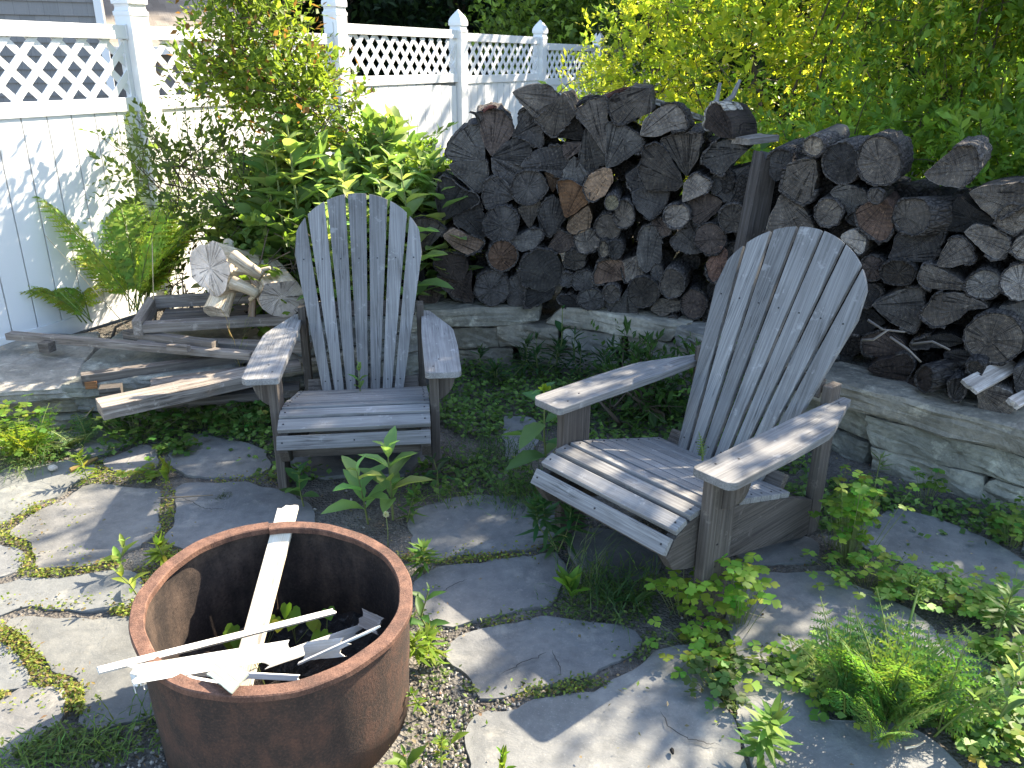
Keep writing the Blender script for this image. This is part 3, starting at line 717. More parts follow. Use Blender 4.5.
mb = lathe(MB(), [(.322, 0), (.326, .1), (.332, .22), (.337, .34), (.337, FH-.012), (.330, FH-.012), (.330, .34), (.325, .22), (.319, .1), (.315, 0)], seam=.008)
for f in range(len(mb.m)): pass
V = mb.v[0]; mb.m = []
for q in mb.f:
    rr = [math.hypot(V[i][0], V[i][1]) for i in q]; j = 0; lo = min(i % 10 for i in q)
    mb.m.append(1 if lo >= 4 else 0)
mb.build('body', [M_rust, M_char], fr, True)
mb = lathe(MB(), [(.348, FH-.018), (.3485, FH-.003), (.346, FH), (.316, FH), (.3135, FH-.003), (.314, FH-.018)], seam=.009)
mb.build('rim', M_rim, fr, False)
m, nt, out = newmat('ash'); N = NT(nt); g = N.geo(); a = N.noise(g, 40, 5, .7); b = N.noise(g, 9, 4)
N.bsdf(out, N.mix(N.ramp(b, [(.4, 0.), (.65, .5)]), N.ramp(a, [(.35, (.008, .008, .008)), (.6, (.035, .032, .03)), (.72, (.2, .19, .18))]), (.05, .03, .02)), .95, N.bump(a, 1, .02)); M_ash = m
V = [(0, 0, .10)]; F = []
for k in range(1, 12):
    for j in range(48):
        a = 2*PI*j/48; r = .314*k/11; V.append((r*math.cos(a), r*math.sin(a), .10+R.randn()*.008+.03*math.sin(a*2+1)*k/11))
F = [(0, 1+j, 1+(j+1) % 48) for j in range(48)]+[(1+(k-1)*48+j, 1+k*48+j, 1+k*48+(j+1) % 48, 1+(k-1)*48+(j+1) % 48) for k in range(1, 11) for j in range(48)]
mb = MB(); mb.add(V, F); mb.build('ash_bed', M_ash, fr)

def plank(name, label, cat, A, B, w, t, mat, up=(0, 0, 1), ragged=(0, 0), tint=1.0, group=None, roll=0, wb=None, n=10, bend=0, bevel=.0012):
    """a board from A to B, width w (b), thickness t (c); ragged ends make broken, splintered outlines"""
    A = np.array(A, float); B = np.array(B, float); L = np.linalg.norm(B-A); M = frame(B-A, up)
    if roll:
        c, s = math.cos(roll), math.sin(roll); b0 = M[:, 1]*c+M[:, 2]*s; c0 = -M[:, 1]*s+M[:, 2]*c; M = np.array([M[:, 0], b0, c0]).T
    wb = w if wb is None else wb; ol = []
    for e, (x0, ww, sg) in enumerate(((0, w, 1), (L, wb, -1))):
        k = 2 if ragged[e] == 0 else 6; ys = np.linspace(ww/2, -ww/2, k) if e == 0 else np.linspace(-ww/2, ww/2, k)
        for i, y in enumerate(ys): ol.append((x0+(sg*ragged[e]*R.rand() if ragged[e] else 0), y))
        if e == 0:
            for q in range(1, n): ol.append((L*q/n, -(w+(wb-w)*q/n)/2*(1+(R.randn()*.02 if ragged[0] else 0))))
        else:
            for q in range(n-1, 0, -1): ol.append((L*q/n, (w+(wb-w)*q/n)/2*(1+(R.randn()*.02 if ragged[0] else 0))))
    mb = MB(); board(mb, ol, t, M, A-M[:, 2]*t/2, bevel, tint=tint)
    if bend:
        v = mb.v[0]; s = (v-A)@M[:, 0]/L; mb.v[0] = v+np.outer(bend*4*s*(1-s), M[:, 2])
    return tag(mb.build(name, mat), label, cat, group)
wg = 'broken white boards in the fire ring'
fc = np.array([FR[0], FR[1]])
def P3(px, py, z): return atz(px, py, z)
plank('board', 'upright white board leaning against the back rim of the rusty fire ring', 'board', P3(237, 700, .12), aty(289, 505, 2.13), .058, .016, M_white, up=(0, -1, .25), ragged=(0, .02), group=wg, tint=(.86, .80, .70))
plank('wood_strip', 'long thin white strip lying highest across the rusty fire ring', 'wood strip', P3(97, 671, .405), P3(336, 611, .26), .016, .009, M_white, ragged=(.004, .01), group=wg, roll=.5)
plank('board', 'wide bright white board with a torn left end overhanging the fire ring', 'board', P3(126, 676, .405), P3(306, 646, .31), .040, .008, M_white, up=(0, -1, .9), ragged=(.03, .06), group=wg, roll=0)
plank('board', 'torn white flap hanging off the left end of the widest white board', 'board', P3(134, 669, .40), P3(141, 694, .36), .022, .004, M_white, up=(0, -1, .3), ragged=(.01, .03), group=wg)
plank('board', 'short grey-white board end propped on the front rim of the fire ring', 'board', P3(214, 664, .392), P3(240, 684, .385), .050, .007, M_white, up=(0, -.6, 1), ragged=(.012, 0), group=wg, tint=(.62, .66, .56))
plank('wood_strip', 'white strip half buried at the back right inside the fire ring', 'wood strip', P3(262, 664, .22), P3(364, 629, .19), .030, .006, M_white, up=(0, -1, .5), ragged=(.02, .03), group=wg)
plank('wood_strip', 'thin pale splinter resting on the front right rim of the fire ring', 'wood strip', P3(298, 664, .26), P3(381, 626, .385), .008, .005, M_white, ragged=(.004, .02), group=wg)
plank('wood_strip', 'torn white piece under the thin splinter at the right of the fire ring', 'wood strip', P3(300, 652, .25), P3(352, 646, .30), .045, .004, M_white, up=(0, -1, .8), ragged=(.03, .05), group=wg, tint=.9)
plank('wood_strip', 'lowest white strip along the front inside wall of the fire ring', 'wood strip', P3(182, 672, .34), P3(300, 678, .30), .014, .006, M_white, up=(0, -1, .4), ragged=(.01, .01), group=wg)
plank('wood_strip', 'small white sliver just behind the front left rim of the fire ring', 'wood strip', P3(180, 676, .36), P3(222, 684, .35), .010, .005, M_white, ragged=(.01, .01), group=wg)
plank('wood_strip', 'grey weathered chip by the right inside wall of the fire ring', 'wood strip', P3(358, 616, .24), P3(384, 628, .24), .045, .008, M_lumber, up=(0, -1, 1), ragged=(.02, .02))
k = 0
for px, py, lb, n in ((237, 645, 'leafy sprout left of the upright board inside the fire ring', 5), (265, 636, 'heart-leaved sprout just right of the upright board in the fire ring', 4), (296, 630, 'pair of heart-shaped leaves in the middle of the fire ring', 4), (326, 636, 'heart-leaved sprout near the right wall inside the fire ring', 4), (266, 674, 'small heart leaf poking up by the front wall of the fire ring', 2)):
    b = P3(px, py+14, .11); root = plant_root('seedling', lb, 'seedling', b, 'seedlings in the fire ring'); lv = Leaves(); st = MB()
    for q in range(n):
        tp_ = b+np.array([R.randn()*.022, R.randn()*.02, .06+R.rand()*.06]); tube(st, [b, tp_], .0012, 3, cap=False)
        lv.add(tp_, np.array([R.randn()*.5, -.55, -.5]), np.array([R.randn()*.2, -.6, .8]), R.uniform(.03, .042), R.uniform(.03, .042), vary((.14, .22, .02), 1), 'heart')
    finish(root, lv, st, b)

# ------------------------------------------------------------------ firewood
CROP = {'C4': (400, 70, 5.906), 'C5': (400, 180, 5.4875), 'C6': (530, 70, 5.906), 'C7': (530, 190, 5.4875), 'C8': (640, 80, 4.267), 'B1': (640, 240, 6.4),
        'C2': (760, 120, 5.486), 'C3': (880, 120, 5.486), 'D4': (850, 240, 4.264), 'P': (0, 0, 1)}
def ell(cx, cy, rx, ry, n=14, rot=0):
    return [(cx+rx*math.cos(t)*math.cos(rot)-ry*math.sin(t)*math.sin(rot), cy+rx*math.cos(t)*math.sin(rot)+ry*math.sin(t)*math.cos(rot)) for t in np.linspace(0, 2*PI, n, endpoint=False)]
g1 = (1, 1, 1); gt = (1.35, 1.25, 1.15); gp = (2.2, 2.05, 1.9); go = (3.2, 1.9, 1.1); gb = (.80, .80, .83); gd = (.5, .5, .52); gr = (.95, .8, .75)
# (crop, outline, tint, look, dy) ; an outline given as 4 numbers is an ellipse
LOGS = [
('C4', [(275,500),(290,440),(350,370),(420,335),(480,335),(495,440),(490,530),(330,530)], g1, 'split log with sunlit bark top', 0),
('C4', [(290,560),(360,540),(500,540),(515,690),(490,720),(400,690),(330,620)], g1, 'ragged split log', 0),
('C5', [(200,110),(215,20),(235,-20),(275,0),(340,55),(415,75),(420,110),(365,160),(232,222)], gb, 'dark split log', 0),
('C4', [(465,260),(540,240),(600,250),(650,300),(665,370),(620,440),(545,500),(505,450),(480,340)], gr, 'upright split log with reddish bark on top', .0),
('C4', [(670,390),(700,320),(690,280),(740,240),(790,280),(830,340),(835,430),(820,450),(700,410)], gb, 'dark split log', .03),
('C4', [(672,135),(760,95),(830,88),(890,110),(935,170),(860,220),(790,270),(770,250),(720,190)], gt, 'fan-shaped split log', .0),
('C6', [(30,280),(60,240),(175,165),(185,140),(210,150),(265,265),(140,385),(90,350)], gt, 'peaked split log', -.02),
('C6', [(140,385),(265,265),(330,380),(300,412),(170,400)], gd, 'smooth dark split log', .04),
('C4', [(545,515),(620,440),(680,400),(770,440),(760,490),(715,570),(640,545)], gb, 'dark split log', .02),
('C4', [(540,520),(640,545),(715,580),(700,620),(640,700),(560,620)], gb, 'dark split log', .03),
('P', [(522,167),(529,155),(540,149),(562,147),(563,158),(568,161),(562,177),(545,171),(528,170)], gb, 'broad flat split log', .01),
('C6', [(195,430),(300,430),(290,480),(220,530),(200,500)], gr, 'small brown wedge of wood', .03),
('C6', [(265,255),(340,190),(440,170),(455,300),(440,490),(330,330)], gt, 'tall narrow split log', -.01),
('C6', [(330,345),(440,490),(440,545),(350,590),(290,580),(290,500)], g1, 'split log', .0),
('C6', [(455,320),(540,330),(620,380),(665,430),(640,470),(530,550),(450,580)], g1, 'large split log', .0),
('C6', [(465,190),(600,105),(700,110),(705,250),(520,315),(495,280),(480,230)], gt, 'thick split log with loose bark on top', .0),
('C6', [(660,380),(680,300),(790,210),(850,210),(900,250),(920,340),(850,350),(740,390)], gp, 'pale half-round log under a dark bark rim', -.02),
('C6', [(650,590),(680,470),(740,440),(790,470),(880,610),(900,670),(860,700),(700,710),(655,640)], gt, 'big rounded split log', -.02),
('C8', [(95,260),(160,235),(260,235),(240,330),(200,410),(165,370),(120,300)], gt, 'brown split log', .02),
('C6', [(565,625),(640,570),(650,640),(690,710),(620,725),(590,680)], gb, 'dark split log', .03),
('C8', [(275,200),(290,130),(320,100),(350,110),(385,170),(390,250),(350,245),(290,215)], gr, 'half-round log with pale peeling bark', -.02),
('C8', [(265,340),(310,280),(360,260),(430,265),(455,300),(400,350),(350,400),(290,370)], g1, 'split log', .0),
('C8', [(180,520),(190,440),(235,400),(300,440),(280,480),(215,510)], gp, 'small bleached grey wedge', -.05),
('C8', [(300,430),(340,400),(460,370),(470,500),(430,525),(360,510),(300,460)], gb, 'dark split log', .02),
('C7', [(560,20),(640,-20),(735,-20),(755,20),(740,70),(700,130),(655,155),(600,120),(570,70)], gb, 'half-round log', .0),
('C8', (158,580,50,50), gp, 'small round pale log', -.05),
('C8', [(215,510),(280,480),(350,520),(330,560),(250,615),(215,580)], gr, 'brown split log', .02),
('C8', (398,590,57,58), gt, 'round log', -.03),
('C8', [(130,685),(215,615),(245,630),(240,700),(270,735),(200,740),(150,710)], gb, 'split log', .02),
('C8', (298,678,62,62), gr, 'round brown log', -.01),
('B1', (605,90,68,70), gd, 'dark round log', .04),
('B1', [(430,150),(520,40),(560,80),(570,150),(540,200),(470,262),(440,220)], (1.7,1.1,.9), 'reddish brown split log with pale bark edge', .0),
('C7', [(50,130),(80,70),(130,40),(170,80),(200,150),(110,260),(60,230)], gb, 'split log', .0),
('C6', [(85,605),(150,620),(185,640),(135,720),(110,660)], (2.2,1.5,1.0), 'small tan wedge of wood', .03),
('C6', [(195,640),(215,560),(260,510),(310,580),(340,610),(300,670),(240,660)], g1, 'split log', .01),
('C6', [(350,620),(430,585),(480,590),(485,660),(440,730),(380,768),(340,760),(325,690)], (3.2,2.3,1.6), 'bright tan split log', -.03),
('P', [(558,182),(570,181),(587,190),(588,203),(579,209),(566,217),(562,205)], go, 'fan of orange fresh-cut wood', -.03),
('C7', [(200,190),(250,140),(315,90),(340,150),(320,220),(240,240),(205,220)], (2.4,1.8,1.3), 'pale wedge of wood', -.02),
('C7', (448,72,38,44), (4.5,4.2,3.0), 'small pale round log', -.08),
('C7', (518,135,52,75), gt, 'oval log', -.02),
('C7', (428,205,65,70), gt, 'round log', .0),
('C7', (315,280,66,62), gp, 'round pale-faced log', -.03),
('C7', (405,328,24,48), (4.0,3.6,3.0), 'small log with bleached end', -.04),
('C7', (465,328,42,52), g1, 'small round log', -.03),
('C7', [(350,470),(380,400),(430,385),(500,390),(520,490),(440,500),(360,515)], (1.9,1.4,1.15), 'brown split log', .0),
('C7', [(500,392),(560,375),(592,360),(620,470),(525,495)], gp, 'light grey split log', .01),
('C7', [(590,330),(600,260),(625,215),(680,200),(720,310),(710,390),(640,450),(600,410)], g1, 'tall split log', .0),
('C7', [(100,320),(155,215),(200,240),(245,255),(250,300),(170,350)], gr, 'split log', .03),
('C7', (245,385,55,50), gt, 'round log', -.01),
('P', [(520,273),(526,258),(538,250),(551,253),(557,258),(564,270),(560,284),(540,290),(524,284)], g1, 'large domed log', -.01),
('C5', (555,243,93,93), gb, 'large round log', -.02),
('C5', [(610,330),(700,285),(770,275),(780,310),(740,370),(670,390),(630,360)], g1, 'split log', .0),
('C5', (560,415,76,80), (2.0,1.35,1.0), 'round log with an orange patch', -.03),
('C5', [(240,310),(290,270),(330,285),(450,340),(430,380),(370,410),(300,370)], (1.9,1.45,1.15), 'flattened tan log', -.01),
('C5', [(300,200),(430,110),(460,200),(465,320),(380,290),(310,240)], gb, 'dark split log', .02),
('P', [(483,196),(486,182),(497,177),(508,184),(514,198),(500,205),(487,207)], gb, 'dark split log', .01),
('C5', (705,40,92,88), gb, 'big round dark log', .0),
('C5', [(640,160),(760,120),(790,150),(740,200),(715,270),(680,220)], gp, 'pale wedge of wood', .03),
('C5', [(50,240),(120,215),(180,225),(245,270),(130,390),(100,310)], gt, 'split log with thick rough bark', -.02),
('C5', [(190,470),(220,400),(300,410),(355,415),(370,480),(330,560),(230,520)], gr, 'squarish split log', .0),
('C5', [(215,530),(330,560),(390,490),(390,670),(300,640),(240,590)], gr, 'dark brown split log', .03),
('C5', (505,595,90,90), gb, 'round log with a cracked ring', -.02),
('C5', [(600,560),(650,525),(690,560),(690,700),(590,680)], gb, 'narrow split log', .0),
('C5', [(695,590),(700,540),(800,600),(850,590),(830,650),(720,695),(690,690)], gb, 'knotty dark log', .0),
('C5', [(100,640),(150,560),(215,580),(240,610),(210,660),(150,710)], gr, 'dark split log', .04),
('C7', (205,490,36,40), gb, 'small round log', .0),
('C7', (300,500,68,50), gb, 'dark log', .01),
('C7', [(155,600),(170,580),(250,575),(300,620),(320,665),(270,670),(190,640)], gb, 'dark split log', .02),
('C7', (335,602,72,52), g1, 'oval log', -.01),
('C7', (447,568,45,50), gt, 'small round log', -.02),
('C7', [(415,620),(490,610),(530,550),(580,640),(590,680),(520,695),(450,680)], g1, 'split log', .01),
('C7', (620,560,80,80), gt, 'round log with a pale bark ring', -.04),
('C7', (778,515,62,75), gt, 'round log', -.05),
('C7', (700,455,36,45), gb, 'slim dark log', .0),
('C7', [(660,660),(700,600),(820,610),(830,650),(720,690)], gt, 'flat split log with a pale corner', -.02),
('B1', (345,410,80,85), gr, 'round brown log', .0),
('B1', (205,530,36,40), gt, 'small round log', -.02),
('B1', (352,555,42,52), gd, 'small dark round log', .02),
('B1', [(150,625),(220,590),(370,605),(400,640),(180,668)], gb, 'flat dark slab of wood', .0),
('C5', [(10,430),(95,400),(120,470),(130,560),(90,640),(10,600)], gd, 'dark log end beside the left chair back', .03),
('C7', (720,205,58,50), gr, 'round log', .02),
('C7', [(770,290),(850,215),(900,210),(920,300),(878,345),(830,330)], gb, 'split log', .02),
('C8', [(0,640),(30,650),(60,700),(90,760),(40,790),(0,760)], gb, 'dark split log', .03),
]
RLOGS = [
('C2', (297,145,56,56), (3.2,2.9,2.5), 'small round pale-ended log', -.04),
('C2', (450,235,95,105), gb, 'big round dark log', .02),
('C2', (657,225,112,128), gt, 'largest round log with a star-shaped crack', -.03),
('C2', [(120,380),(160,240),(230,222),(300,225),(310,330),(275,430),(240,450),(150,410)], gt, 'split log with thick bark', .0),
('C2', [(30,630),(60,540),(110,420),(200,450),(260,530),(280,590),(220,650),(100,680)], gt, 'wide split log just above the chair back', .0),
('C2', [(385,400),(420,370),(480,355),(560,380),(600,440),(570,470),(480,505),(440,450)], g1, 'split log', .02),
('C2', (375,510,72,68), gt, 'round log', -.02),
('C2', (635,420,42,42), gt, 'small round log', -.09),
('C2', [(535,500),(600,460),(700,440),(730,500),(725,590),(690,650),(655,660),(600,620),(535,580)], (1.9,1.35,1.1), 'split log with a rusty orange stain', .0),
('C2', [(465,550),(520,500),(533,505),(533,580),(500,575)], gd, 'small dark log', .03),
('C2', [(440,640),(470,618),(520,610),(560,622),(580,650),(570,710),(540,735),(490,690)], (4.2,4.0,3.7), 'bleached white log end', -.02),
('C2', [(60,300),(55,200),(100,165),(160,175),(165,235),(140,310),(90,330)], gd, 'crumpled bark-covered log', .06),
('C3', [(245,295),(420,150),(500,150),(540,200),(535,260),(430,375),(300,340)], gp, 'slanting pale-faced half log', -.03),
('C3', (175,530,92,95), gp, 'round log with long bark side showing', -.05),
('C3', [(500,400),(570,365),(700,350),(800,355),(850,420),(760,470),(640,540),(560,480)], gt, 'wide flat half log', -.03),
('C3', (735,545,90,76), gt, 'oval log', -.04),
('D4', [(370,105),(395,50),(430,-5),(490,0),(515,40),(520,95),(440,112)], gt, 'wedge-shaped split log', -.01),
('C3', [(465,620),(520,580),(600,590),(700,650),(720,690),(640,768),(560,710)], gp, 'pale split log', -.03),
('C3', [(350,600),(430,420),(600,540),(640,570),(540,580),(460,610)], gd, 'smooth dark split log', .02),
('D4', [(165,75),(210,-30),(330,-60),(400,-60),(370,40),(340,95)], gd, 'dark split log', .02),
('C3', [(715,710),(760,650),(830,620),(880,680),(820,768),(760,750)], gp, 'pale split log', -.02),
('D4', (205,140,67,52), gt, 'oval log', -.02),
('D4', (95,120,45,55), gr, 'brown round log', .01),
('D4', [(295,160),(310,120),(340,100),(400,135),(490,190),(480,210),(350,205),(300,185)], gp, 'pale knobbly split log', -.03),
('D4', (570,190,75,58), (2.0,2.0,2.0), 'oval grey log', -.02),
('D4', (722,180,72,75), (2.8,2.7,2.6), 'round pale log', -.04),
('D4', [(100,280),(200,220),(300,205),(315,290),(270,390),(170,350)], g1, 'triangular split log', .0),
('D4', [(310,320),(370,240),(430,225),(560,270),(590,290),(500,300),(420,360),(360,360)], gt, 'large split log', -.02),
('D4', (615,420,118,100), gt, 'biggest lower round log', -.05),
('D4', [(280,430),(330,410),(430,400),(490,440),(400,465),(270,460)], gd, 'splintered dark slab', .0),
('D4', [(80,550),(130,510),(240,490),(270,540),(230,600),(120,580)], gr, 'rough brown log', -.03),
('D4', (320,592,36,55), gr, 'slim round log with glossy bark side', -.12),
('D4', (533,550,34,31), gt, 'thin round branch', -.15),
('D4', (455,640,34,50), gb, 'small round branch', -.14),
('D4', [(545,640),(620,628),(685,650),(700,740),(650,755),(550,720)], gt, 'square-cut block', -.14),
('D4', [(60,420),(150,390),(230,440),(240,480),(150,505),(60,480)], gr, 'dark bark-covered log', .0),
('D4', [(640,290),(742,270),(800,300),(800,380),(742,370),(690,340)], g1, 'split log', -.02),
('D4', [(700,560),(760,520),(850,560),(840,660),(760,680),(710,640)], gb, 'dark log', -.08),
('D4', [(400,480),(500,470),(560,500),(520,540),(420,530)], gd, 'dark log', .02),
('D4', [(0,180),(80,185),(130,215),(100,270),(20,290)], gd, 'dark log', .04),
('D4', [(-10,290),(90,290),(150,350),(60,400),(-10,390)], gd, 'dark log', .04),
('D4', [(760,400),(850,380),(900,450),(850,520),(770,500)], gb, 'round log', -.03),
]
def pile_plane(px, py, S):
    """intersect the view ray with the vertical face line of a pile"""
    r = ray(px, py); o = np.array([0., 0.]); d = r[:2]; best = None
    for i in range(len(S)-1):
        a, b = S[i], S[i+1]; e = b-a; det = d[0]*(-e[1])+e[0]*d[1]
        if abs(det) < 1e-9: continue
        t = (a[0]*(-e[1])+e[0]*a[1])/det; u = (d[0]*a[1]-d[1]*a[0])/det
        if -.001 <= u <= 1.001 and t > 0:
            n = np.array([-e[1], e[0]])/np.linalg.norm(e); n = n if n[1] > 0 else -n; best = (t, n); break
    if best is None:
        e = S[-1]-S[-2]; t = 3.3/np.linalg.norm(d) if px > 700 else 4.3/np.linalg.norm(d); n = np.array([-e[1], e[0]])/np.linalg.norm(e); n = n if n[1] > 0 else -n; return t, n
    return best
LEFTFACE = np.array([(-1.6, 4.40), (-.6, 4.44), (.2, 4.42), (.8, 4.25), (1.12, 4.08), (1.5, 3.86)])
RIGHTFACE = np.array([(.85, 4.08), (1.15, 3.82), (1.5, 3.50), (1.8, 3.22), (2.15, 2.95), (2.7, 2.52), (3.4, 2.0)])
ORD = ['first', 'second', 'third', 'fourth', 'fifth', 'sixth', 'seventh', 'eighth', 'ninth', 'tenth', 'eleventh', 'twelfth', 'thirteenth', 'fourteenth', 'fifteenth', 'sixteenth']
ALLP = []
def make_log(crop, ol, tint, look, dy, S, side):
    ox, oy, sc = CROP[crop]; rnd = isinstance(ol, tuple)
    pts = ell(*ol) if rnd else ol
    pts = np.array([(ox+x/sc, oy+y/sc) for x, y in pts]); c = pts.mean(0)
    t0, n = pile_plane(c[0], c[1], S); ja = R.randn()*.07
    n = np.array([n[0]*math.cos(ja)-n[1]*math.sin(ja), n[0]*math.sin(ja)+n[1]*math.cos(ja)])
    if 'pale peeling' in look: n = np.array([.62, .78])
    if 'long bark side' in look or 'glossy bark' in look: n = np.array([.9, .43])
    vr = unit(ray(*c)[:2]); n = unit(n*.5+vr*.5) if ('peeling' not in look and 'bark side' not in look and 'glossy' not in look) else n
    tilt = R.randn()*.03; ax = unit(np.array([n[0], n[1], tilt])); r = ray(*c); cen = r*t0+np.array([0, 0, H])+np.array([n[0], n[1], 0])*(dy+R.randn()*.010)
    ex = unit(np.cross(ax, (0, 0, 1.))); ey = np.cross(ex, ax)
    W = []
    for p in pts:
        q = ray(*p); tt = ((cen-np.array([0, 0, H]))@ax)/(q@ax); w = q*tt+np.array([0, 0, H])-cen; W.append((w@ex, w@ey))
    W = np.array(W)*1.085
    O = dens(W)
    for _ in range(1 if not rnd else 3): O = (np.roll(O, 1, 0)+3*O+np.roll(O, -1, 0))/5
    k = len(O); jt = R.randn(k); jt = (jt+np.roll(jt, 1)+np.roll(jt, -1))/3; O = O+unit(O)*(jt*.0042)[:, None]; e3 = R.rand(3)*6; th_ = np.arctan2(O[:, 1], O[:, 0]); O = O*(1+.012*np.sin(3*th_+e3[0])+.007*np.sin(5*th_+e3[1])+.007*np.sin(9*th_+e3[2]))[:, None]
    # signed area -> ccw
    A = .5*np.sum(O[:, 0]*np.roll(O[:, 1], -1)-np.roll(O[:, 0], -1)*O[:, 1])
    if A < 0: O = O[::-1]
    # pith: centre of a round log, the sharpest corner of a split one
    rad = np.linalg.norm(O, axis=1)
    if rnd: pith = R.randn(2)*.006
    else:
        Wn = len(W); best = (9, 0)
        for i in range(Wn):
            a = unit(W[i-1]-W[i]); b = unit(W[(i+1) % Wn]-W[i]); d = a@b
            score = math.acos(np.clip(d, -1, 1))-np.linalg.norm(W[i])*4
            if score < best[0]: best = (score, i)
        pith = W[best[1]]*1.02
    L = R.uniform(.38, .46)
    if 'peeling' in look: L = .20
    if 'glossy bark' in look: L = .22
    if 'thin round branch' in look or 'small round branch' in look: L = .25
    tw = R.randn()*.02; V = []; G = []
    for j, (s, z) in enumerate(((.985, 0), (1.0, .004), (1.0, .12), (1.02, .28), (.99, L-.004), (.97, L))):
        off = (R.randn(2)*.004 if 1 < j < 5 else 0)
        Q = O*s+off; V += [cen+ex*q[0]+ey*q[1]+ax*(z+(R.randn()*.0012 if j < 2 else 0)) for q in Q]; G += [(z, *(q-pith)) for q in Q]
    # dished / rough end face rings
    F = [(j*k+i, j*k+(i+1) % k, (j+1)*k+(i+1) % k, (j+1)*k+i) for j in range(5) for i in range(k)]
    n0 = len(V); rs = (.955, .62, .3); tiltf = R.randn(2)*.06
    for s in rs:
        for q in O*s: V.append(cen+ex*q[0]+ey*q[1]+ax*(R.randn()*.0016)); G.append((0, *(q-pith)))
    V.append(cen+ax*R.randn()*.002); G.append((0, *(-pith)))
    F += [(i, n0+i, n0+(i+1) % k, (i+1) % k) for i in range(k)]
    for j in range(2): F += [(n0+j*k+i, n0+(j+1)*k+i, n0+(j+1)*k+(i+1) % k, n0+j*k+(i+1) % k) for i in range(k)]
    F += [(n0+2*k+i, len(V)-1, n0+2*k+(i+1) % k) for i in range(k)]+[tuple(5*k+i for i in range(k))]
    # random in-plane skew of the cut
    Vn = np.array(V); rel = Vn-cen; zc = rel@ax; m0 = zc < .02
    Vn[m0] += np.outer((rel[m0]@ex)*tiltf[0]+(rel[m0]@ey)*tiltf[1], ax)
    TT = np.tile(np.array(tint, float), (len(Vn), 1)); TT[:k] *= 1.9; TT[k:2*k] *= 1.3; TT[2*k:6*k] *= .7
    mb = MB(); mb.add(Vn, F, G, TT); name = 'firewood_log'
    o = mb.build(name, M_end, None, False, origin=cen)
    # bark shell
    far = np.linalg.norm(O-pith, axis=1) if not rnd else None
    if rnd: mask = np.ones(k, bool)
    else:
        mx = far.max(); mask = far > mx*.66
    if side == 'chunk' or ('block' in look) or ('smooth dark' in look) or ('wedge of wood' in look): mask[:] = False
    if mask.sum() > 4:
        th = R.uniform(.004, .009)*(1.7 if 'thick' in look or 'loose bark' in look or 'bark rim' in look or 'rough bark' in look else 1); pro = R.uniform(.0, .008)
        if rnd: run = list(range(k))+[0]; 
        else:
            st0 = [i for i in range(k) if mask[i] and not mask[i-1]]; runs = []
            for s_ in st0:
                r_ = []; i = s_
                while mask[i % k] and len(r_) < k: r_.append(i % k); i += 1
                runs.append(r_)
            run = max(runs, key=len) if runs else list(range(k))
        nO = np.array([unit((np.roll(O, -1, 0)-np.roll(O, 1, 0))[i]) for i in range(k)]); nO = np.stack([nO[:, 1], -nO[:, 0]], 1)
        V = []; G = []; kk = len(run); zs = (0, .05, .15, L*.6, L-.01)
        jn = R.randn(k)*.003; jp = R.rand(k)*.014*(R.rand()**.7)
        for zi, z in enumerate(zs):
            for i in run:
                q0 = O[i]*1.001; q1 = O[i]+nO[i]*(th+jn[i]+abs(R.randn())*.0012); z0 = z-(pro+jp[i] if zi == 0 else 0)
                for q in (q0, q1): V.append(cen+ex*q[0]+ey*q[1]+ax*z0+ax*((q[0]*tiltf[0]+q[1]*tiltf[1]) if zi == 0 else 0)); G.append((z0, *(q-pith)))
        F = []
        for z in range(len(zs)-1):
            for i in range(kk-1):
                a = (z*kk+i)*2; b = (z*kk+i+1)*2; c_ = ((z+1)*kk+i)*2; d_ = ((z+1)*kk+i+1)*2
                F += [(a+1, c_+1, d_+1, b+1), (a, b, d_, c_)]
        F += [(i*2, i*2+1, i*2+3, i*2+2) for i in range(kk-1)]
        if not rnd: F += [((z*kk+e)*2, (z*kk+e)*2+1, ((z+1)*kk+e)*2+1, ((z+1)*kk+e)*2) for z in range(len(zs)-1) for e in (0, kk-1)]
        mb = MB(); bt = R.uniform(.8, 1.5); pale = 'pale peeling' in look
        mb.add(V, F, np.array(G)+np.array([R.rand()*9, 0, 0]), (bt, bt, bt)); mb.build('bark', M_bark2 if pale else M_bark, o, True, origin=cen)
    o['_c'] = 1; del o['_c']
    ALLP.append([o, cen, look, side, pts[:, 0].mean(), pts[:, 1].mean()])
    return o
for q in LOGS: make_log(*q, LEFTFACE, 'taller left woodpile')
for q in RLOGS: make_log(*q, RIGHTFACE, 'lower right woodpile')
for side in ('taller left woodpile', 'lower right woodpile'):
    G_ = [p for p in ALLP if p[3] == side]; G_.sort(key=lambda p: p[5])
    bands = []; step = 26 if 'left' in side else 30
    y0 = G_[0][5]
    rows = {}
    for p in G_: rows.setdefault(int((p[5]-y0)/step), []).append(p)
    keys = sorted(rows)
    for ri, kk in enumerate(keys):
        row = sorted(rows[kk], key=lambda p: p[4])
        for ci, p in enumerate(row):
            rn = 'top row' if ri == 0 else ('bottom row' if ri == len(keys)-1 else ORD[ri]+' row down')
            sh = 'left woodpile' if 'left' in side else 'right woodpile'
            cn = 'leftmost' if ci == 0 else ('rightmost' if ci == len(row)-1 else ORD[ci]+' from left')
            lk = p[2]; tag(p[0], f'{lk}, {cn}, {rn}, {sh}', 'log', 'logs stacked in the '+side)
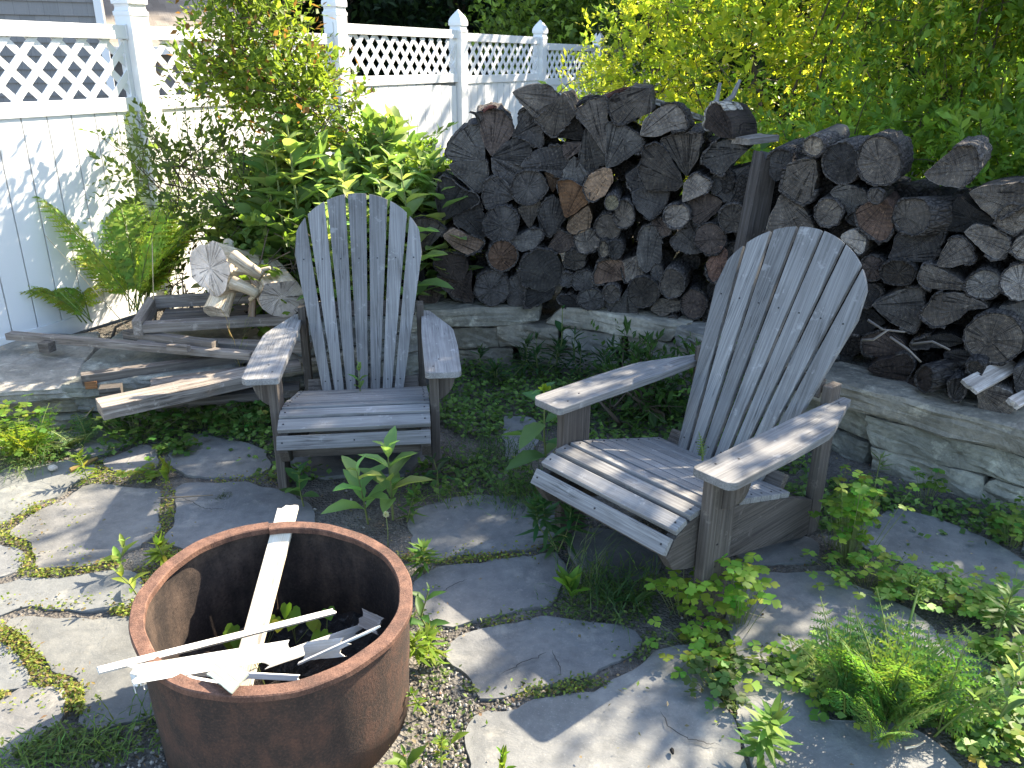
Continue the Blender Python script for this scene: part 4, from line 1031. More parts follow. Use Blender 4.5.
# deeper rows that only show as darkness between the ends
mb = MB()
for S, z1, s0, s1 in ((LEFTFACE, None, .95, 2.55), (RIGHTFACE, None, .1, 1.78)):
    s = s0
    while s < s1:
        p, d, _ = polyat(S, s); nb = np.array([-d[1], d[0]]); nb = nb if nb[1] > 0 else -nb
        if S is LEFTFACE: zt = .42+.85*min(1, (s-.85)/.45) if s < 1.35 else 1.27
        else: zt = 1.12 if s < 1.2 else 1.02
        z = .40
        while z < zt:
            r = R.uniform(.05, .07); a = np.array([*(p+nb*R.uniform(.17, .22)), z+R.randn()*.01]); b = a+np.array([*nb*.28, 0])
            tube(mb, [a, b], r, 9, (.5, .5, .5), noise=.05); z += .115
        s += .12
tag(mb.build('firewood_stack', M_bark), 'dark inner firewood seen only in the gaps between stacked log ends', 'firewood', kind='stuff')

# leaning board between the piles, loose slabs and sticks on the piles
a, b = aty(750, 243, 3.96), aty(767, 150, 3.96)
plank('board', 'upright grey split post standing between the two woodpiles', 'post', a+(-.02, 0, -.32), b, .13, .08, M_lumber, up=(.3, -1, 0), ragged=(0, .06), tint=(.34, .34, .36), wb=.09)
plank('board', 'bleached grey slab lying on top at the right end of the taller woodpile', 'board', aty(738, 141, 4.08), aty(772, 137, 4.25), .12, .03, M_lumber, ragged=(.02, .04), tint=.95)
for A, B, lb in (((706, 113), (720, 83), 'curved grey stick poking up left of its twin atop the taller woodpile'), ((718, 108), (740, 80), 'thicker curved grey stick poking up at the top of the taller woodpile')):
    A = aty(*A, 4.5); B = aty(*B, 4.55); mb = MB(); tube(mb, [A, (A+B)/2+np.array([.02, 0, -.012]), B], [.016, .014, .009], 7, (.8, .85, .95)); tag(mb.build('stick', M_lumber, smooth=True), lb, 'stick')
a = aty(640, 100, 4.62); b = aty(690, 118, 4.85)
plank('bark_slab', 'large pale sunlit bark slab on top of the taller woodpile', 'bark', a, b, .22, .03, M_bark2, ragged=(.03, .04), bevel=.004)
for A, B, w, lb, c in (((602, 100), (640, 88), .07, 'reddish curled bark strip at the very top of the taller woodpile', (1.6, .8, .6)), ((470, 112), (480, 124), .05, 'rough splintered bark sticking up at the left shoulder of the taller woodpile', (.8, .8, .8)), ((482, 113), (499, 108), .05, 'rust-coloured bark flake on the upright split log', (1.8, .8, .7)), ((576, 107), (601, 96), .05, 'dark arched bark strip near the top of the taller woodpile', (.7, .7, .7))):
    plank('bark_strip', lb, 'bark', aty(*A, 4.43), aty(*B, 4.45), w, .012, M_bark, ragged=(.02, .03), tint=c, bevel=.002, n=5, bend=.02)
plank('wood_splinter', 'bright silvery split plank lying on the square-cut block at right', 'plank', aty(967, 388, 2.93), aty(1018, 361, 3.12), .075, .015, M_lumber, ragged=(.02, .06), tint=1.7, up=(0, -.5, 1))
plank('wood_splinter', 'short silvery splinter at the lower right end of the woodpile', 'plank', aty(1012, 404, 2.86), aty(1034, 392, 3.0), .05, .02, M_lumber, ragged=(.01, .03), tint=1.6, up=(0, -.5, 1))
for i, (A, B, lb) in enumerate((((868, 320), (905, 332), 'topmost thin twig across the lower right woodpile'), ((890, 337), (921, 362), 'lower thin twig slanting down the right woodpile'), ((862, 340), (888, 330), 'short twig nearest the right chair back'), ((912, 344), (950, 350), 'flat splintered twig beside the biggest lower round log'))):
    A, B = aty(*A, 3.18-.05*i), aty(*B, 3.08-.05*i); mb = MB(); tube(mb, [A, (A+B)/2+R.randn(3)*.01, B], [.006, .005, .004], 5); tag(mb.build('twig', M_lumber, smooth=True), lb, 'twig', 'twigs on the right woodpile')

# ------------------------------------------------------------------ white fence
fd = unit(np.array([.8226, 1.676])); fn = np.array([fd[1], -fd[0]])           # along, and towards the patio
FS = float(np.hypot(.8226, 1.676)); FB = np.array([-2.18, 5.10])
fence = thing('white_fence', 'white vinyl privacy fence with lattice top and pointed post caps', 'fence', (FB[0], FB[1], .1))
F0 = np.array([FB[0], FB[1], .1]); X3 = np.array([*fd, 0]); N3 = np.array([*fn, 0]); Z3 = np.array([0, 0, 1.])
FM = np.array([X3, Z3, -N3]).T    # a along, b up, c away
tops = {-2: 1.80, -1: 1.80, 0: 1.80, 1: 1.88, 2: 1.86, 3: 1.80, 4: 1.80, 5: 1.80}
def fp(k, x=0, z=0, d=0): return X3*(k*FS+x)+N3*d+Z3*(z-.1)-Z3*((x/FS-.5)*.085 if (k == 1 and abs(x) > .08 and z > .5) else 0)
for k in range(-2, 6):
    zt = tops[k]
    x0 = .0635; x1 = FS-.0635
    # rails
    for (zz, h, nm) in ((zt-.036, .073, 'top_rail'), (zt-.42, .075, 'middle_rail'), (.22, .09, 'bottom_rail')):
        mb = MB(); box(mb, fp(k, FS/2, zz), (x1-x0, h, .045), FM, bevel=.002); mb.build(nm, M_vinyl, fence)
    for xs, nm in ((x0+.014, 'side_trim'), (x1-.014, 'side_trim')):
        mb = MB(); box(mb, fp(k, xs, zt-.228, .0), (.026, .305, .026), FM, bevel=.001); mb.build(nm, M_vinyl, fence)
    # boards
    mb = MB(); nb = 12; w = (x1-x0-.01)/nb; zb, zu = .22, zt-.455
    for i in range(nb): box(mb, fp(k, x0+.005+w*(i+.5), (zb+zu)/2), (w-.007, zu-zb, .022), FM, bevel=.002)
    box(mb, fp(k, FS/2, (zb+zu)/2, -.004), (x1-x0-.01, zu-zb, .006), FM, bevel=0, tint=.25)  # dark backing sheet: groove shade between the boards put into its colour
    mb.build('board_panel', M_vinyl, fence)
    # lattice, two layers of crossing strips
    mb = MB(); xa, xb, za, zc = x0+.02, x1-.02, zt-.39, zt-.066; per = .145; ww = .038
    for sgn, dd in ((1, .0035), (-1, -.0035)):
        c0 = xa-(zc-za) if sgn > 0 else xa; c = c0-per
        while c < xb+(zc-za)+per:
            # line x = c + sgn*(z-za)
            ts = []
            A = (c, za); B = (c+sgn*(zc-za), zc)
            (ax_, az_), (bx_, bz_) = A, B
            if min(ax_, bx_) < xb and max(ax_, bx_) > xa:
                t0, t1 = 0., 1.; dx = bx_-ax_
                for lim, sg in ((xa, 1), (xb, -1)):
                    f = (lim-ax_)/dx
                    if (dx > 0) == (sg > 0): t0 = max(t0, f)
                    else: t1 = min(t1, f)
                if t1-t0 > .03:
                    P0 = fp(k, ax_+dx*t0, az_+(bz_-az_)*t0, dd); P1 = fp(k, ax_+dx*t1, az_+(bz_-az_)*t1, dd)
                    u = unit(P1-P0); Mx = np.array([u, np.cross(N3, u), N3]).T; box(mb, (P0+P1)/2, (np.linalg.norm(P1-P0)+.012, ww, .006), Mx, bevel=0)
            c += per
    mb.build('lattice', M_vinyl, fence)
for k in range(-2, 7):
    zt = max(tops.get(k, 1.8), tops.get(k-1, 1.8)); zp = zt+(.06 if k in (0, 1) else -.01)
    mb = MB(); box(mb, fp(k, 0, zp/2), (.127, zp, .127), FM, bevel=.003); o = mb.build('post', M_vinyl, fence)
    pr = [(0, .0665), (.022, .0675), (.026, .061), (.045, .057), (.058, .060), (.062, .068), (.085, .069), (.105, .066), (.13, .055), (.155, .038), (.178, .020), (.20, .003)]
    V = []
    for z, h in pr:
        for a, b in ((-h, -h), (h, -h), (h, h), (-h, h)): V.append(fp(k, a, zp-.01+z, b))
    F = [(i*4+j, i*4+(j+1) % 4, (i+1)*4+(j+1) % 4, (i+1)*4+j) for i in range(len(pr)-1) for j in range(4)]+[(3, 2, 1, 0), tuple((len(pr)-1)*4+j for j in range(4))]
    mb = MB(); mb.add(V, F); mb.build('post_cap', M_vinyl, o)
    for zz in (zt-.036, zt-.42):
        for s in (-1, 1):
            mb = MB(); box(mb, fp(k, s*.068, zz, .0), (.008, .08, .055), FM, bevel=.001); mb.build('rail_bracket', M_vinyl, o)

# ------------------------------------------------------------------ house and shed behind the fence
def mat_shingle(name, c0, c1, rows, colsz):
    m, nt, out = newmat(name); N = NT(nt); g = N.attr('gc')
    sep = N.node('SeparateXYZ'); N.l.new(g, sep.inputs[0]); x, z = sep.outputs[0], sep.outputs[2]
    zr = N.math('DIVIDE', z, rows); fl = N.math('FLOOR', zr); fr_ = N.math('FRACT', zr)
    cell = N.node('CombineXYZ'); xs = N.math('ADD', N.math('DIVIDE', x, colsz), N.math('MULTIPLY', N.math('SINE', N.math('MULTIPLY', fl, 12.9)), 7)); N.l.new(N.math('FLOOR', xs), cell.inputs[0]); N.l.new(fl, cell.inputs[1])
    wn = N.node('TexWhiteNoise'); N.l.new(cell.outputs[0], wn.inputs[0])
    col = N.mix(wn.outputs['Value'], c0, c1); n = N.noise(N.map(g, (60, 60, 6)), 1, 4)
    col = N.mix(N.math('MULTIPLY', n, .5), col, tuple(q*.6 for q in c0))
    gap = N.ramp(N.math('FRACT', xs), [(0., 1.), (.04, 0.)]); col = N.mix(N.math('MULTIPLY', gap, .55), col, (.04, .04, .04))
    N.bsdf(out, col, .85, N.bump(N.math('ADD', fr_, n), .4, .01), .2); return m
M_siding = mat_shingle('grey_shingle_siding', (.20, .195, .19), (.26, .25, .24), .5, .14)
M_roof = mat_shingle('brown_roof_shingle', (.19, .165, .14), (.31, .275, .235), .10, .16)
ha = np.array([-10.5, 7.2]); hb = np.array([-4.50, 9.77]); hd = unit(hb-ha); hn = np.array([hd[1], -hd[0]]); hl = float(np.linalg.norm(hb-ha))
house = thing('house', 'grey shingled house with white corner board behind the fence at top left', 'house', (ha[0], ha[1], 0))
mb = MB(); z = 0; rowh = .135
while z < 5.2:
    # each course overhangs the one below it
    a, b = 0, hl; d0, d1 = .004, .022; V = []
    for x in (a, b):
        for zz, d in ((z, d1), (z+rowh+.01, d0), (z, d1-.03)): V.append((*(hd*x+hn*d), zz))
    G = [(0, 0, z+.01), (0, 0, z+rowh-.01), (0, 0, z), (hl, 0, z+.01), (hl, 0, z+rowh-.01), (hl, 0, z)]
    mb.add(V, [(0, 3, 4, 1), (0, 2, 5, 3)], np.array(G)+np.array([0, 0, (z/rowh)*.37])); z += rowh
V = [(*(hd*0), 0), (*(hd*hl), 0), (*(hd*hl-hn*6), 0), (*(-hn*6), 0)]; V = V+[(v[0], v[1], 5.2) for v in V]
mb.add(V, [(0, 1, 5, 4), (1, 2, 6, 5), (2, 3, 7, 6), (3, 0, 4, 7)], [(0, 0, v[2]) for v in V])
mb.build('wall', M_siding, house)
HM = np.array([[*hd, 0], [0, 0, 1], [*(-hn), 0]]).T
mb = MB(); box(mb, np.array([*(hd*(hl-.02)+hn*.035), 2.6]), (.08, 5.2, .04), HM); mb.build('corner_board', M_vinyl, house)
mb = MB(); q = hd*(hl/2)-hn*3; rz = [(-3.6, 5.1), (0, 7.4), (3.6, 5.1)]
V = [];
for x in (-hl/2-.3, hl/2+.3):
    for d, zz in rz+[(3.6, 5.0), (-3.6, 5.0)]: V.append((*(q+hd*x+hn*d), zz))
mb.add(V, [(0, 5, 6, 1), (1, 6, 7, 2), (2, 7, 8, 3), (3, 8, 9, 4), (4, 9, 5, 0), (0, 1, 2, 3, 4), (5, 9, 8, 7, 6)], [(v[0], v[1], v[2]*1.9) for v in V]); mb.build('roof', M_roof, house)
shed = thing('shed', 'low shed with a brown shingled roof between the house corner and the trees', 'shed', (-4.6, 11.2, 0))
e0 = np.array([-6.2, 9.9]); e1 = np.array([-2.9, 11.9]); r0 = np.array([-6.9, 11.9]); r1 = np.array([-4.75, 13.2]); so = np.array([-4.6, 11.2, 0])
V = [(*e0, 1.72), (*e1, 1.72), (*r1, 2.78), (*r0, 2.78), (*(e1+[-1.2, 2.6]), 1.72), (*(e0+[-1.2, 2.6]), 1.72)]
mb = MB(); ed = unit(e1-e0); G = [((np.array(v[:2])-e0)@ed, 0, v[2]*1.8) for v in V]
mb.add(V, [(0, 1, 2, 3), (1, 4, 2), (4, 5, 3, 2), (5, 0, 3)], G); mb.build('roof', M_roof, shed, origin=so)
mb = MB(); V = [(*(e0+[.0, .25]), 0), (*(e1+[-.25, .1]), 0), (*(e1+[-1.3, 2.4]), 0), (*(e0+[-1.1, 2.4]), 0)]; V += [(v[0], v[1], 1.70) for v in V]
mb.add(V, [(0, 1, 5, 4), (1, 2, 6, 5), (2, 3, 7, 6), (3, 0, 4, 7)], None, .5*np.ones(3)); mb.build('wall', M_siding, shed, origin=so)
mb = MB(); box(mb, np.array([*(e0+e1)/2, 1.69])-np.array([0, .02, 0]), (np.linalg.norm(e1-e0), .09, .02), np.array([[*ed, 0], [0, 0, 1], [ed[1], -ed[0], 0]]).T); mb.build('eave_board', M_vinyl, shed, origin=so)

# ------------------------------------------------------------------ trees and shrubs behind
def tree(name, label, x, y, z0, trunk, crowns, n, L, cols, group='dark trees behind the fence', W=None, per=12, tl=.6, tp='d2'):
    base = np.array([x, y, z0]); root = plant_root(name, label, 'tree', base, group); st = MB(); top = np.array(crowns[0][0], float)
    P = [base, base*.6+top*.4+R.randn(3)*(.1, .1, 0), base*.25+top*.75, top]; tube(st, P, [trunk, trunk*.8, trunk*.5, trunk*.15], 8)
    for c in crowns:
        for q in range(4):
            f = R.uniform(.3, .8); s = base*(1-f)+top*f; e = np.array(c[0])+rdir(1)[0]*np.array(c[1])*.6; tube(st, [s, (s+e)/2+np.array([0, 0, .1]), e], [trunk*.3, trunk*.18, .01], 5)
    st.build('trunk', M_twig, root, True, base)
    lv = Leaves(); w = np.array([c[2] for c in crowns], float); w /= w.sum(); k = n//per; which = R.choice(len(crowns), k, p=w)
    cen = np.array([c[0] for c in crowns], float)[which]; rad = np.array([np.ones(3)*np.atleast_1d(c[1]) for c in crowns], float)[which]
    p0 = cen+rdir(k)*rad*(R.rand(k)**.4)[:, None]; s = 3.0/rad.mean()
    dn = np.sin(p0[:, 0]*s+1)+np.sin(p0[:, 1]*s+2)+np.sin(p0[:, 2]*s*1.3+x); keep = dn > -1.2; p0 = p0[keep]; k = len(p0)
    cc = np.array(cols)[R.randint(len(cols), size=k)]*np.exp(R.randn(k, 1)*.2)
    for q in range(per):
        pos = p0+R.randn(k, 3)*tl*np.array([.5, .5, .28]); lv.add(pos, rdir(k, -.3), unit(np.array([0, 0, 1.])+R.randn(k, 3)*.5), L*R.uniform(.6, 1.2, k), (W or L*.5), np.clip(cc*np.exp(R.randn(k, 1)*.15), .003, .5), tp)
    lv.build('crown', M_leafd, root, base); return root
DK = [(.018, .035, .014), (.025, .048, .018), (.014, .028, .014)]; MDK = [(.04, .08, .02), (.06, .10, .02), (.03, .06, .02)]
tree('tree', 'dark evergreen crown filling the gap right above the shed roof', -3.4, 17, 0, .22, [((-3.6, 17, 3.6), (2.6, 2.2, 2.8), 1), ((-3.4, 17.5, 7), (1.8, 1.8, 2.4), .5)], 11000, .22, DK)
tree('tree', 'dark tree behind the tall fence panel above the left chair', -1.2, 18, 0, .25, [((-1.2, 18, 3.4), (2.6, 2.2, 3.0), 1), ((-1.0, 18.5, 7.2), (2, 2, 2.6), .5)], 11000, .22, DK)
tree('tree', 'broad dark tree behind the fence near the second pointed post', -7.5, 19, 0, .25, [((-7.4, 19, 4.0), (3.6, 2.2, 4.0), 1)], 9000, .25, DK)
tree('tree', 'dark tree between the fence and the bright shrubs at top centre', 2.2, 19, 0, .25, [((2.0, 19, 3.2), (3.0, 2.4, 3.4), 1), ((2.4, 19, 7), (2.2, 2, 2.6), .5)], 11000, .22, DK+MDK[:1])
tree('tree', 'lighter green sunlit tree just beyond the farther fence panels', .9, 13.6, 0, .14, [((.55, 13.6, 2.0), (1.25, 1.1, 1.5), 1), ((1.6, 13.8, 2.5), (1.1, 1, 1.5), .8)], 9000, .13, [(.12, .18, .04), (.17, .24, .05), (.08, .13, .03)], None, tl=.4)
tree('tree', 'dark woodland tree far behind the yellow-green shrubs at right', 6.5, 18, 0, .25, [((6.4, 18, 4), (3.4, 2.4, 4.4), 1)], 9000, .25, DK)
tree('tree', 'dark tree beyond the house corner at the far left', -12, 21, 0, .25, [((-12, 21, 5), (4, 2.4, 5), 1)], 6000, .28, DK)
tree('tree', 'dark woodland tree at the far right edge', 12, 17, 0, .25, [((12, 16, 4), (4, 2.4, 4.6), 1)], 6000, .28, DK)
V = []; nx, nz = 110, 26
for j in range(nz):
    for i in range(nx):
        a = PI*(.02+.96*i/(nx-1)); rr = 30+1.6*math.sin(i*.9)+1.2*math.sin(i*2.3+j*.8)+R.randn()*.9-j*.12; z = -.5+j*.62*(1+.25*math.sin(i*.37)+.12*math.sin(i*1.1))
        V.append((rr*math.cos(a), rr*math.sin(a), z))
mb = MB(); mb.add(V, [(j*nx+i, j*nx+i+1, (j+1)*nx+i+1, (j+1)*nx+i) for j in range(nz-1) for i in range(nx-1)])
m, nt, out = newmat('far_foliage'); N = NT(nt); g = N.geo(); a = N.noise(g, 1.4, 6, .7); b = N.noise(g, 7, 4, .7)
N.bsdf(out, N.mix(N.ramp(b, [(.4, 0.), (.65, .8)]), N.ramp(a, [(.35, (.008, .016, .008)), (.6, (.022, .045, .016))]), (.035, .06, .02)), .9, N.bump(N.math('ADD', a, b), 1, .4), .1)
tag(mb.build('woodland', m), 'dark far-off wood closing the view behind fence and shrubs', 'woodland', kind='stuff')
YG = [(.36, .40, .04), (.27, .34, .045), (.44, .44, .06), (.20, .28, .045)]; MG = [(.19, .29, .05), (.14, .23, .045), (.25, .34, .05)]; RG = [(.13, .23, .05), (.17, .28, .055), (.21, .32, .055)]
bush('shrub', 'airy small-leaved light green shrub in front of the fence end', 'shrub', (.75, 6.6, .31), [((.95, 6.5, 1.45), (.5, .5, .65), 1), ((.62, 6.8, 1.1), (.3, .4, .45), .3), ((1.25, 6.6, 2.1), (.4, .5, .6), .6)], 8500, .06, .034, YG, per=9, tw=.15)
bush('sapling', 'slim leafy sapling standing before the far fence posts', 'sapling', (.35, 5.6, .31), [((.38, 5.6, 1.35), (.17, .2, .34), 1)], 420, .06, .03, YG, per=7, stems=3, fs=(1, 1, .4))
bush('shrub', 'dense yellow-green sunlit shrub right behind the taller woodpile end', 'shrub', (1.9, 6.2, .31), [((1.75, 6.0, 1.5), (.75, .7, 1.0), 1), ((2.2, 6.3, 2.3), (.9, .7, .8), .9), ((1.5, 5.5, .95), (.5, .4, .5), .4), ((2.2, 5.4, 2.95), (.75, .55, .42), 1.1)], 31000, .068, .034, YG+YG+MG, per=10, stems=12, tw=.12, tipcol=(.55, .48, .08))  # yellow tip leaves carry sunlit highlights in their colour
bush('shrub', 'tall willowy shrub behind the middle of the lower woodpile', 'shrub', (2.7, 5.4, .31), [((2.6, 5.3, 1.45), (.8, .7, 1.0), 1), ((2.7, 5.1, 2.4), (.95, .8, .75), 1.2), ((3.3, 5.7, 2.4), (.9, .7, .9), .8)], 38000, .068, .027, YG[:2]+MG+MG+RG, per=10, stems=14, tw=.12, tipcol=(.50, .44, .08))  # tip colour paints yellow sun highlights onto the twig ends
bush('shrub', 'darker broad-leaved shrub at the right edge behind the woodpile', 'shrub', (3.5, 4.5, .31), [((3.2, 4.4, 1.35), (.8, .7, .95), 1), ((3.6, 4.6, 2.3), (1.0, .9, .9), 1)], 22000, .085, .038, RG+MG, per=8, stems=12, tp='flat', tw=.08)
bush('shrub', 'low green shrub filling the space just behind the lower woodpile', 'shrub', (2.0, 4.8, .31), [((2.0, 4.85, .95), (.9, .4, .55), 1), ((2.6, 4.3, .9), (.5, .4, .5), .6)], 9000, .075, .034, MG+RG, per=8, tw=.1)
fern('fern', 'large shaded fern frond cluster at the upper right corner edge', (2.75, 4.0, .75), 8, .75, (.05, .11, .04), W=.22, pairs=20, fine=False, el=(1.2, -.1))
for x, y, lb in ((3.2, 11.5, 'dark woodland tree rising behind the yellow-green shrub'), (6.0, 11.5, 'dark woodland tree behind the willowy shrub'), (9.0, 10.5, 'dark woodland tree behind the broad-leaved shrub at right')):
    tree('tree', lb, x, y, 0, .16, [((x, y, 2.6), (1.9, 1.4, 2.8), 1)], 11000, .17, DK+MDK, tl=.5)
# ------------------------------------------------------------------ left bed: tall plants
bush('shrub', 'tall small-leaved shrub with reddish tips before the lattice at left', 'shrub', (-1.3, 4.75, .15), [((-1.38, 4.8, 1.80), (.21, .24, .30), 1), ((-1.45, 4.85, 1.5), (.18, .22, .15), .3), ((-1.2, 4.75, 1.48), (.20, .24, .26), .7), ((-1.42, 4.7, 2.08), (.20, .2, .16), .6), ((-1.66, 4.9, 1.55), (.16, .16, .16), .35), ((-1.05, 4.75, 1.35), (.2, .2, .16), .4)], 8500, .056, .028, [(.18, .24, .04), (.13, .19, .04), (.22, .27, .04), (.10, .15, .03)], per=9, stems=6, tipcol=(.20, .10, .04), twiglen=.24, tw=.15, fs=(1, 1, .55))
bush('shrub', 'airy spray of tiny leaflets against the white fence at left', 'shrub', (-1.75, 4.75, .15), [((-1.85, 4.7, 1.02), (.34, .25, .26), 1), ((-1.55, 4.7, .85), (.3, .25, .3), .8)], 2700, .050, .027, [(.11, .15, .05), (.09, .13, .04)], per=11, stems=6, twiglen=.34, tw=.35, fs=(1, 1, .5))
for i, (x, y, h, lb) in enumerate(((-1.42, 4.62, 1.0, 'big-leaved milkweed nearest the bleached logs'), (-1.18, 4.5, 1.12, 'tall broad-leaved milkweed left of the chair top'), (-.95, 4.5, 1.1, 'broad-leaved milkweed just over the left side of the chair back'), (-.80, 4.7, 1.15, 'pale upright milkweed behind the middle of the left chair'), (-.62, 4.6, .98, 'leafy milkweed over the right side of the left chair back'), (-.45, 4.7, .95, 'milkweed with drooping leaves between the left chair and woodpile'), (-1.25, 4.65, 1.3, 'tallest light milkweed under the reddish shrub'), (-1.6, 4.6, .75, 'short dark broad-leaved milkweed beside the fern'), (-1.02, 4.65, 1.22, 'upright milkweed in the middle of the leafy bed'), (-.32, 4.9, .85, 'small milkweed close to the left end of the woodpile'), (-.70, 4.45, .9, 'milkweed seen through the gap right of the left chair back'), (-.95, 4.3, .9, 'low broad milkweed just behind the top of the left chair'))):
    milkweed('milkweed', lb, (x, y, .15), h, 11, R.uniform(.19, .24), R.uniform(.095, .12), [(.17, .25, .085), (.20, .28, .10), (.24, .31, .12)][i % 3], (R.randn()*.05, R.randn()*.05-.05), 'milkweeds in the bed behind the left chair', stems=3, spread=.10, el=.2)
bush('weed', 'leafy weed mass with small leaves filling the bed behind the left chair', 'weed', (-.8, 4.9, .15), [((-.75, 4.95, .85), (.5, .25, .42), 1), ((-1.3, 4.75, .7), (.3, .2, .4), .6)], 8000, .07, .034, [(.17, .25, .05), (.10, .18, .05), (.22, .28, .05)], per=8, stems=12)
bush('broad_leaf_plant', 'dense mass of broad light green leaves behind the left chair and bleached logs', 'plant', (-1.05, 4.75, .15), [((-1.2, 4.72, .85), (.34, .16, .36), 1), ((-.75, 4.85, .85), (.36, .16, .34), 1)], 1500, .14, .075, [(.20, .29, .10), (.16, .25, .08), (.24, .31, .11)], per=6, tp='oval', stems=10, tw=.15, up=.6, fs=(1, 1, .5))
bush('ivy', 'lobed ivy-like leaves spilling over behind the bleached logs', 'ivy', (-1.15, 4.25, .15), [((-1.15, 4.25, .62), (.28, .12, .26), 1)], 420, .06, .055, [(.08, .14, .03), (.12, .18, .03)], per=5, tp='lobe', up=-.3)
fern('fern', 'tall lacy fern standing before the fence left of the woodpile', (-.55, 5.1, .3), 9, .95, (.20, .29, .06), az=(.2, 2.9), W=.2, pairs=26, el=(1.45, .6))
fern('fern', 'lacy light fern touching the left end of the woodpile', (-.2, 4.95, .3), 9, .75, (.22, .30, .06), W=.22, pairs=22, el=(1.3, .3))
fern('fern', 'feathery fern just above the right of the left chair back', (-.5, 4.8, .3), 8, .7, (.19, .28, .06), W=.22, pairs=22, el=(1.3, .2))
milkweed('weed', 'upright narrow-leaved weed at the shoulder of the woodpile', (-.20, 5.0, .3), 1.0, 12, .10, .022, (.12, .18, .04), (.03, 0), stems=3, spread=.06, el=.5)
fern('fern', 'large bright yellow-green fern against the fence beside the bleached logs', aty(138, 312, 4.5), 15, .90, (.23, .33, .06), az=(-.3, 3.6), W=.19, pairs=24, el=(1.2, .35), th=6)
fern('fern', 'smaller yellow-green fern arching left beside the large one', aty(92, 322, 4.4), 5, .65, (.23, .33, .06), az=(2.0, 3.6), W=.22, pairs=20, el=(1.1, .1), th=6)
bush('weed', 'dark reddish dried weed clump behind the lumber tray', 'weed', aty(165, 300, 4.55)*np.array([1, 1, 0])+np.array([0, 0, .15]), [((-1.85, 4.5, .38), (.15, .1, .16), 1)], 260, .03, .015, [(.06, .04, .025), (.04, .05, .02)], per=6)
for i, (A, B, lb) in enumerate((((45, 235), (170, 375), 'long pale bent stalk leaning over the left lumber'), ((152, 238), (146, 352), 'single upright pale stalk beside the fern'), ((92, 322), (60, 292), 'short green grass blade against the fence'), ((98, 380), (82, 420), 'crooked pale string hanging down the slate ledge'))):
    P = [aty(*A, 4.3-.6*(i == 3 or i == 0)*(1 if i == 3 else .0)), aty(*B, 4.15 if i < 3 else 3.45)]; P = np.array(P); m_ = P.mean(0)+np.array([.02, 0, -.03]); mb = MB(); tube(mb, [P[0], m_, P[1]], [.0022, .003, .003], 4, (1.2, 1.1, .8) if i != 2 else (.4, .7, .2)); tag(mb.build('stalk', M_dry, smooth=True), lb, 'stalk')

# ------------------------------------------------------------------ old lumber and bleached logs at left
lg = 'old lumber piled on the slate ledge'
def beam(label, A, B, z0, z1, w, h, tint=1, rag=(.004, .004), mat=None, name='lumber_board', zc=True):
    a = atz(*A, z0); b = atz(*B, z1); return plank(name, label, 'board', a-np.array([0, 0, h/2]), b-np.array([0, 0, h/2]), w, h, mat or M_lumber, ragged=rag, tint=tint, group=lg, bevel=.003)
beam('long thin notched board lying highest across the lumber, pointing left', (8, 332), (252, 352), .33, .33, .05, .035, 1.05)
o = plank('wood_block', 'small dark block under the left end of the long thin board', 'wood block', atz(42, 346, .29), atz(52, 347, .29)+(0, .0, -.0), .05, .05, M_lumber, tint=.6)
beam('dark squared beam across the middle of the lumber heap', (80, 374), (247, 352), .27, .27, .055, .05, .6)
beam('thick plank with a sunlit square end nearest the left chair leg', (98, 403), (262, 368), .26, .26, .13, .06, 1.0, (.002, .002))
beam('bluish grey board under the dark beam', (150, 382), (300, 362), .25, .26, .10, .03, .65)
beam('grey board ending by the chair arm behind the long thin one', (125, 330), (215, 341), .36, .36, .05, .04, .75)
beam('short weathered board tucked under the tray', (140, 338), (310, 344), .33, .33, .08, .035, .7)
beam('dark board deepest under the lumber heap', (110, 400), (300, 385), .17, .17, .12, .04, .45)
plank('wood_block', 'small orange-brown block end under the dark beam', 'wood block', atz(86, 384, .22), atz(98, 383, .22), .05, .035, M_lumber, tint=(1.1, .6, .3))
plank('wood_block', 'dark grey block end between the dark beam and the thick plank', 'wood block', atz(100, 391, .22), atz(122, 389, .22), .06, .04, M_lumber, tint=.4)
plank('lumber_board', 'short splintered board on the long thin board', 'board', atz(168, 347, .345), atz(190, 349, .345), .035, .03, M_lumber, ragged=(.01, .01), tint=1.1)
tz = .41; tr = thing('wooden_tray', 'shallow weathered wooden frame holding the bleached logs', 'wooden frame', tuple(atz(220, 320, tz)))
to = np.array(tr.location); A = atz(142, 324, tz); B = atz(318, 314, tz); xd = unit(B-A); yd = np.array([-xd[1], xd[0], 0]); TM = np.array([xd, yd, (0, 0, 1)]).T; TL = np.linalg.norm(B-A)
for nm, cy, wd, hh, tn, x0, x1, dz in (('front_rail', .02, .075, .045, .95, 0, TL, 0), ('slat', .12, .09, .02, .6, .05, TL-.02, -.03), ('slat', .22, .09, .02, .55, .05, TL-.02, -.03), ('slat', .32, .08, .02, .55, .05, TL-.02, -.03), ('back_rail', .40, .05, .06, .9, -.02, TL*.6, .03)):
    mb = MB(); box(mb, A+xd*(x0+x1)/2+yd*cy+np.array([0, 0, dz-hh/2]), (x1-x0, wd, hh), TM, tint=tn, bevel=.004); mb.build(nm, M_lumber, tr, origin=to)
for x in (-.02, TL*.98):
    mb = MB(); box(mb, A+xd*x+yd*.20+np.array([0, 0, -.015]), (.44, .045, .08), np.array([yd, -xd, (0, 0, 1)]).T, tint=.85, bevel=.004); mb.build('end_rail', M_lumber, tr, origin=to)
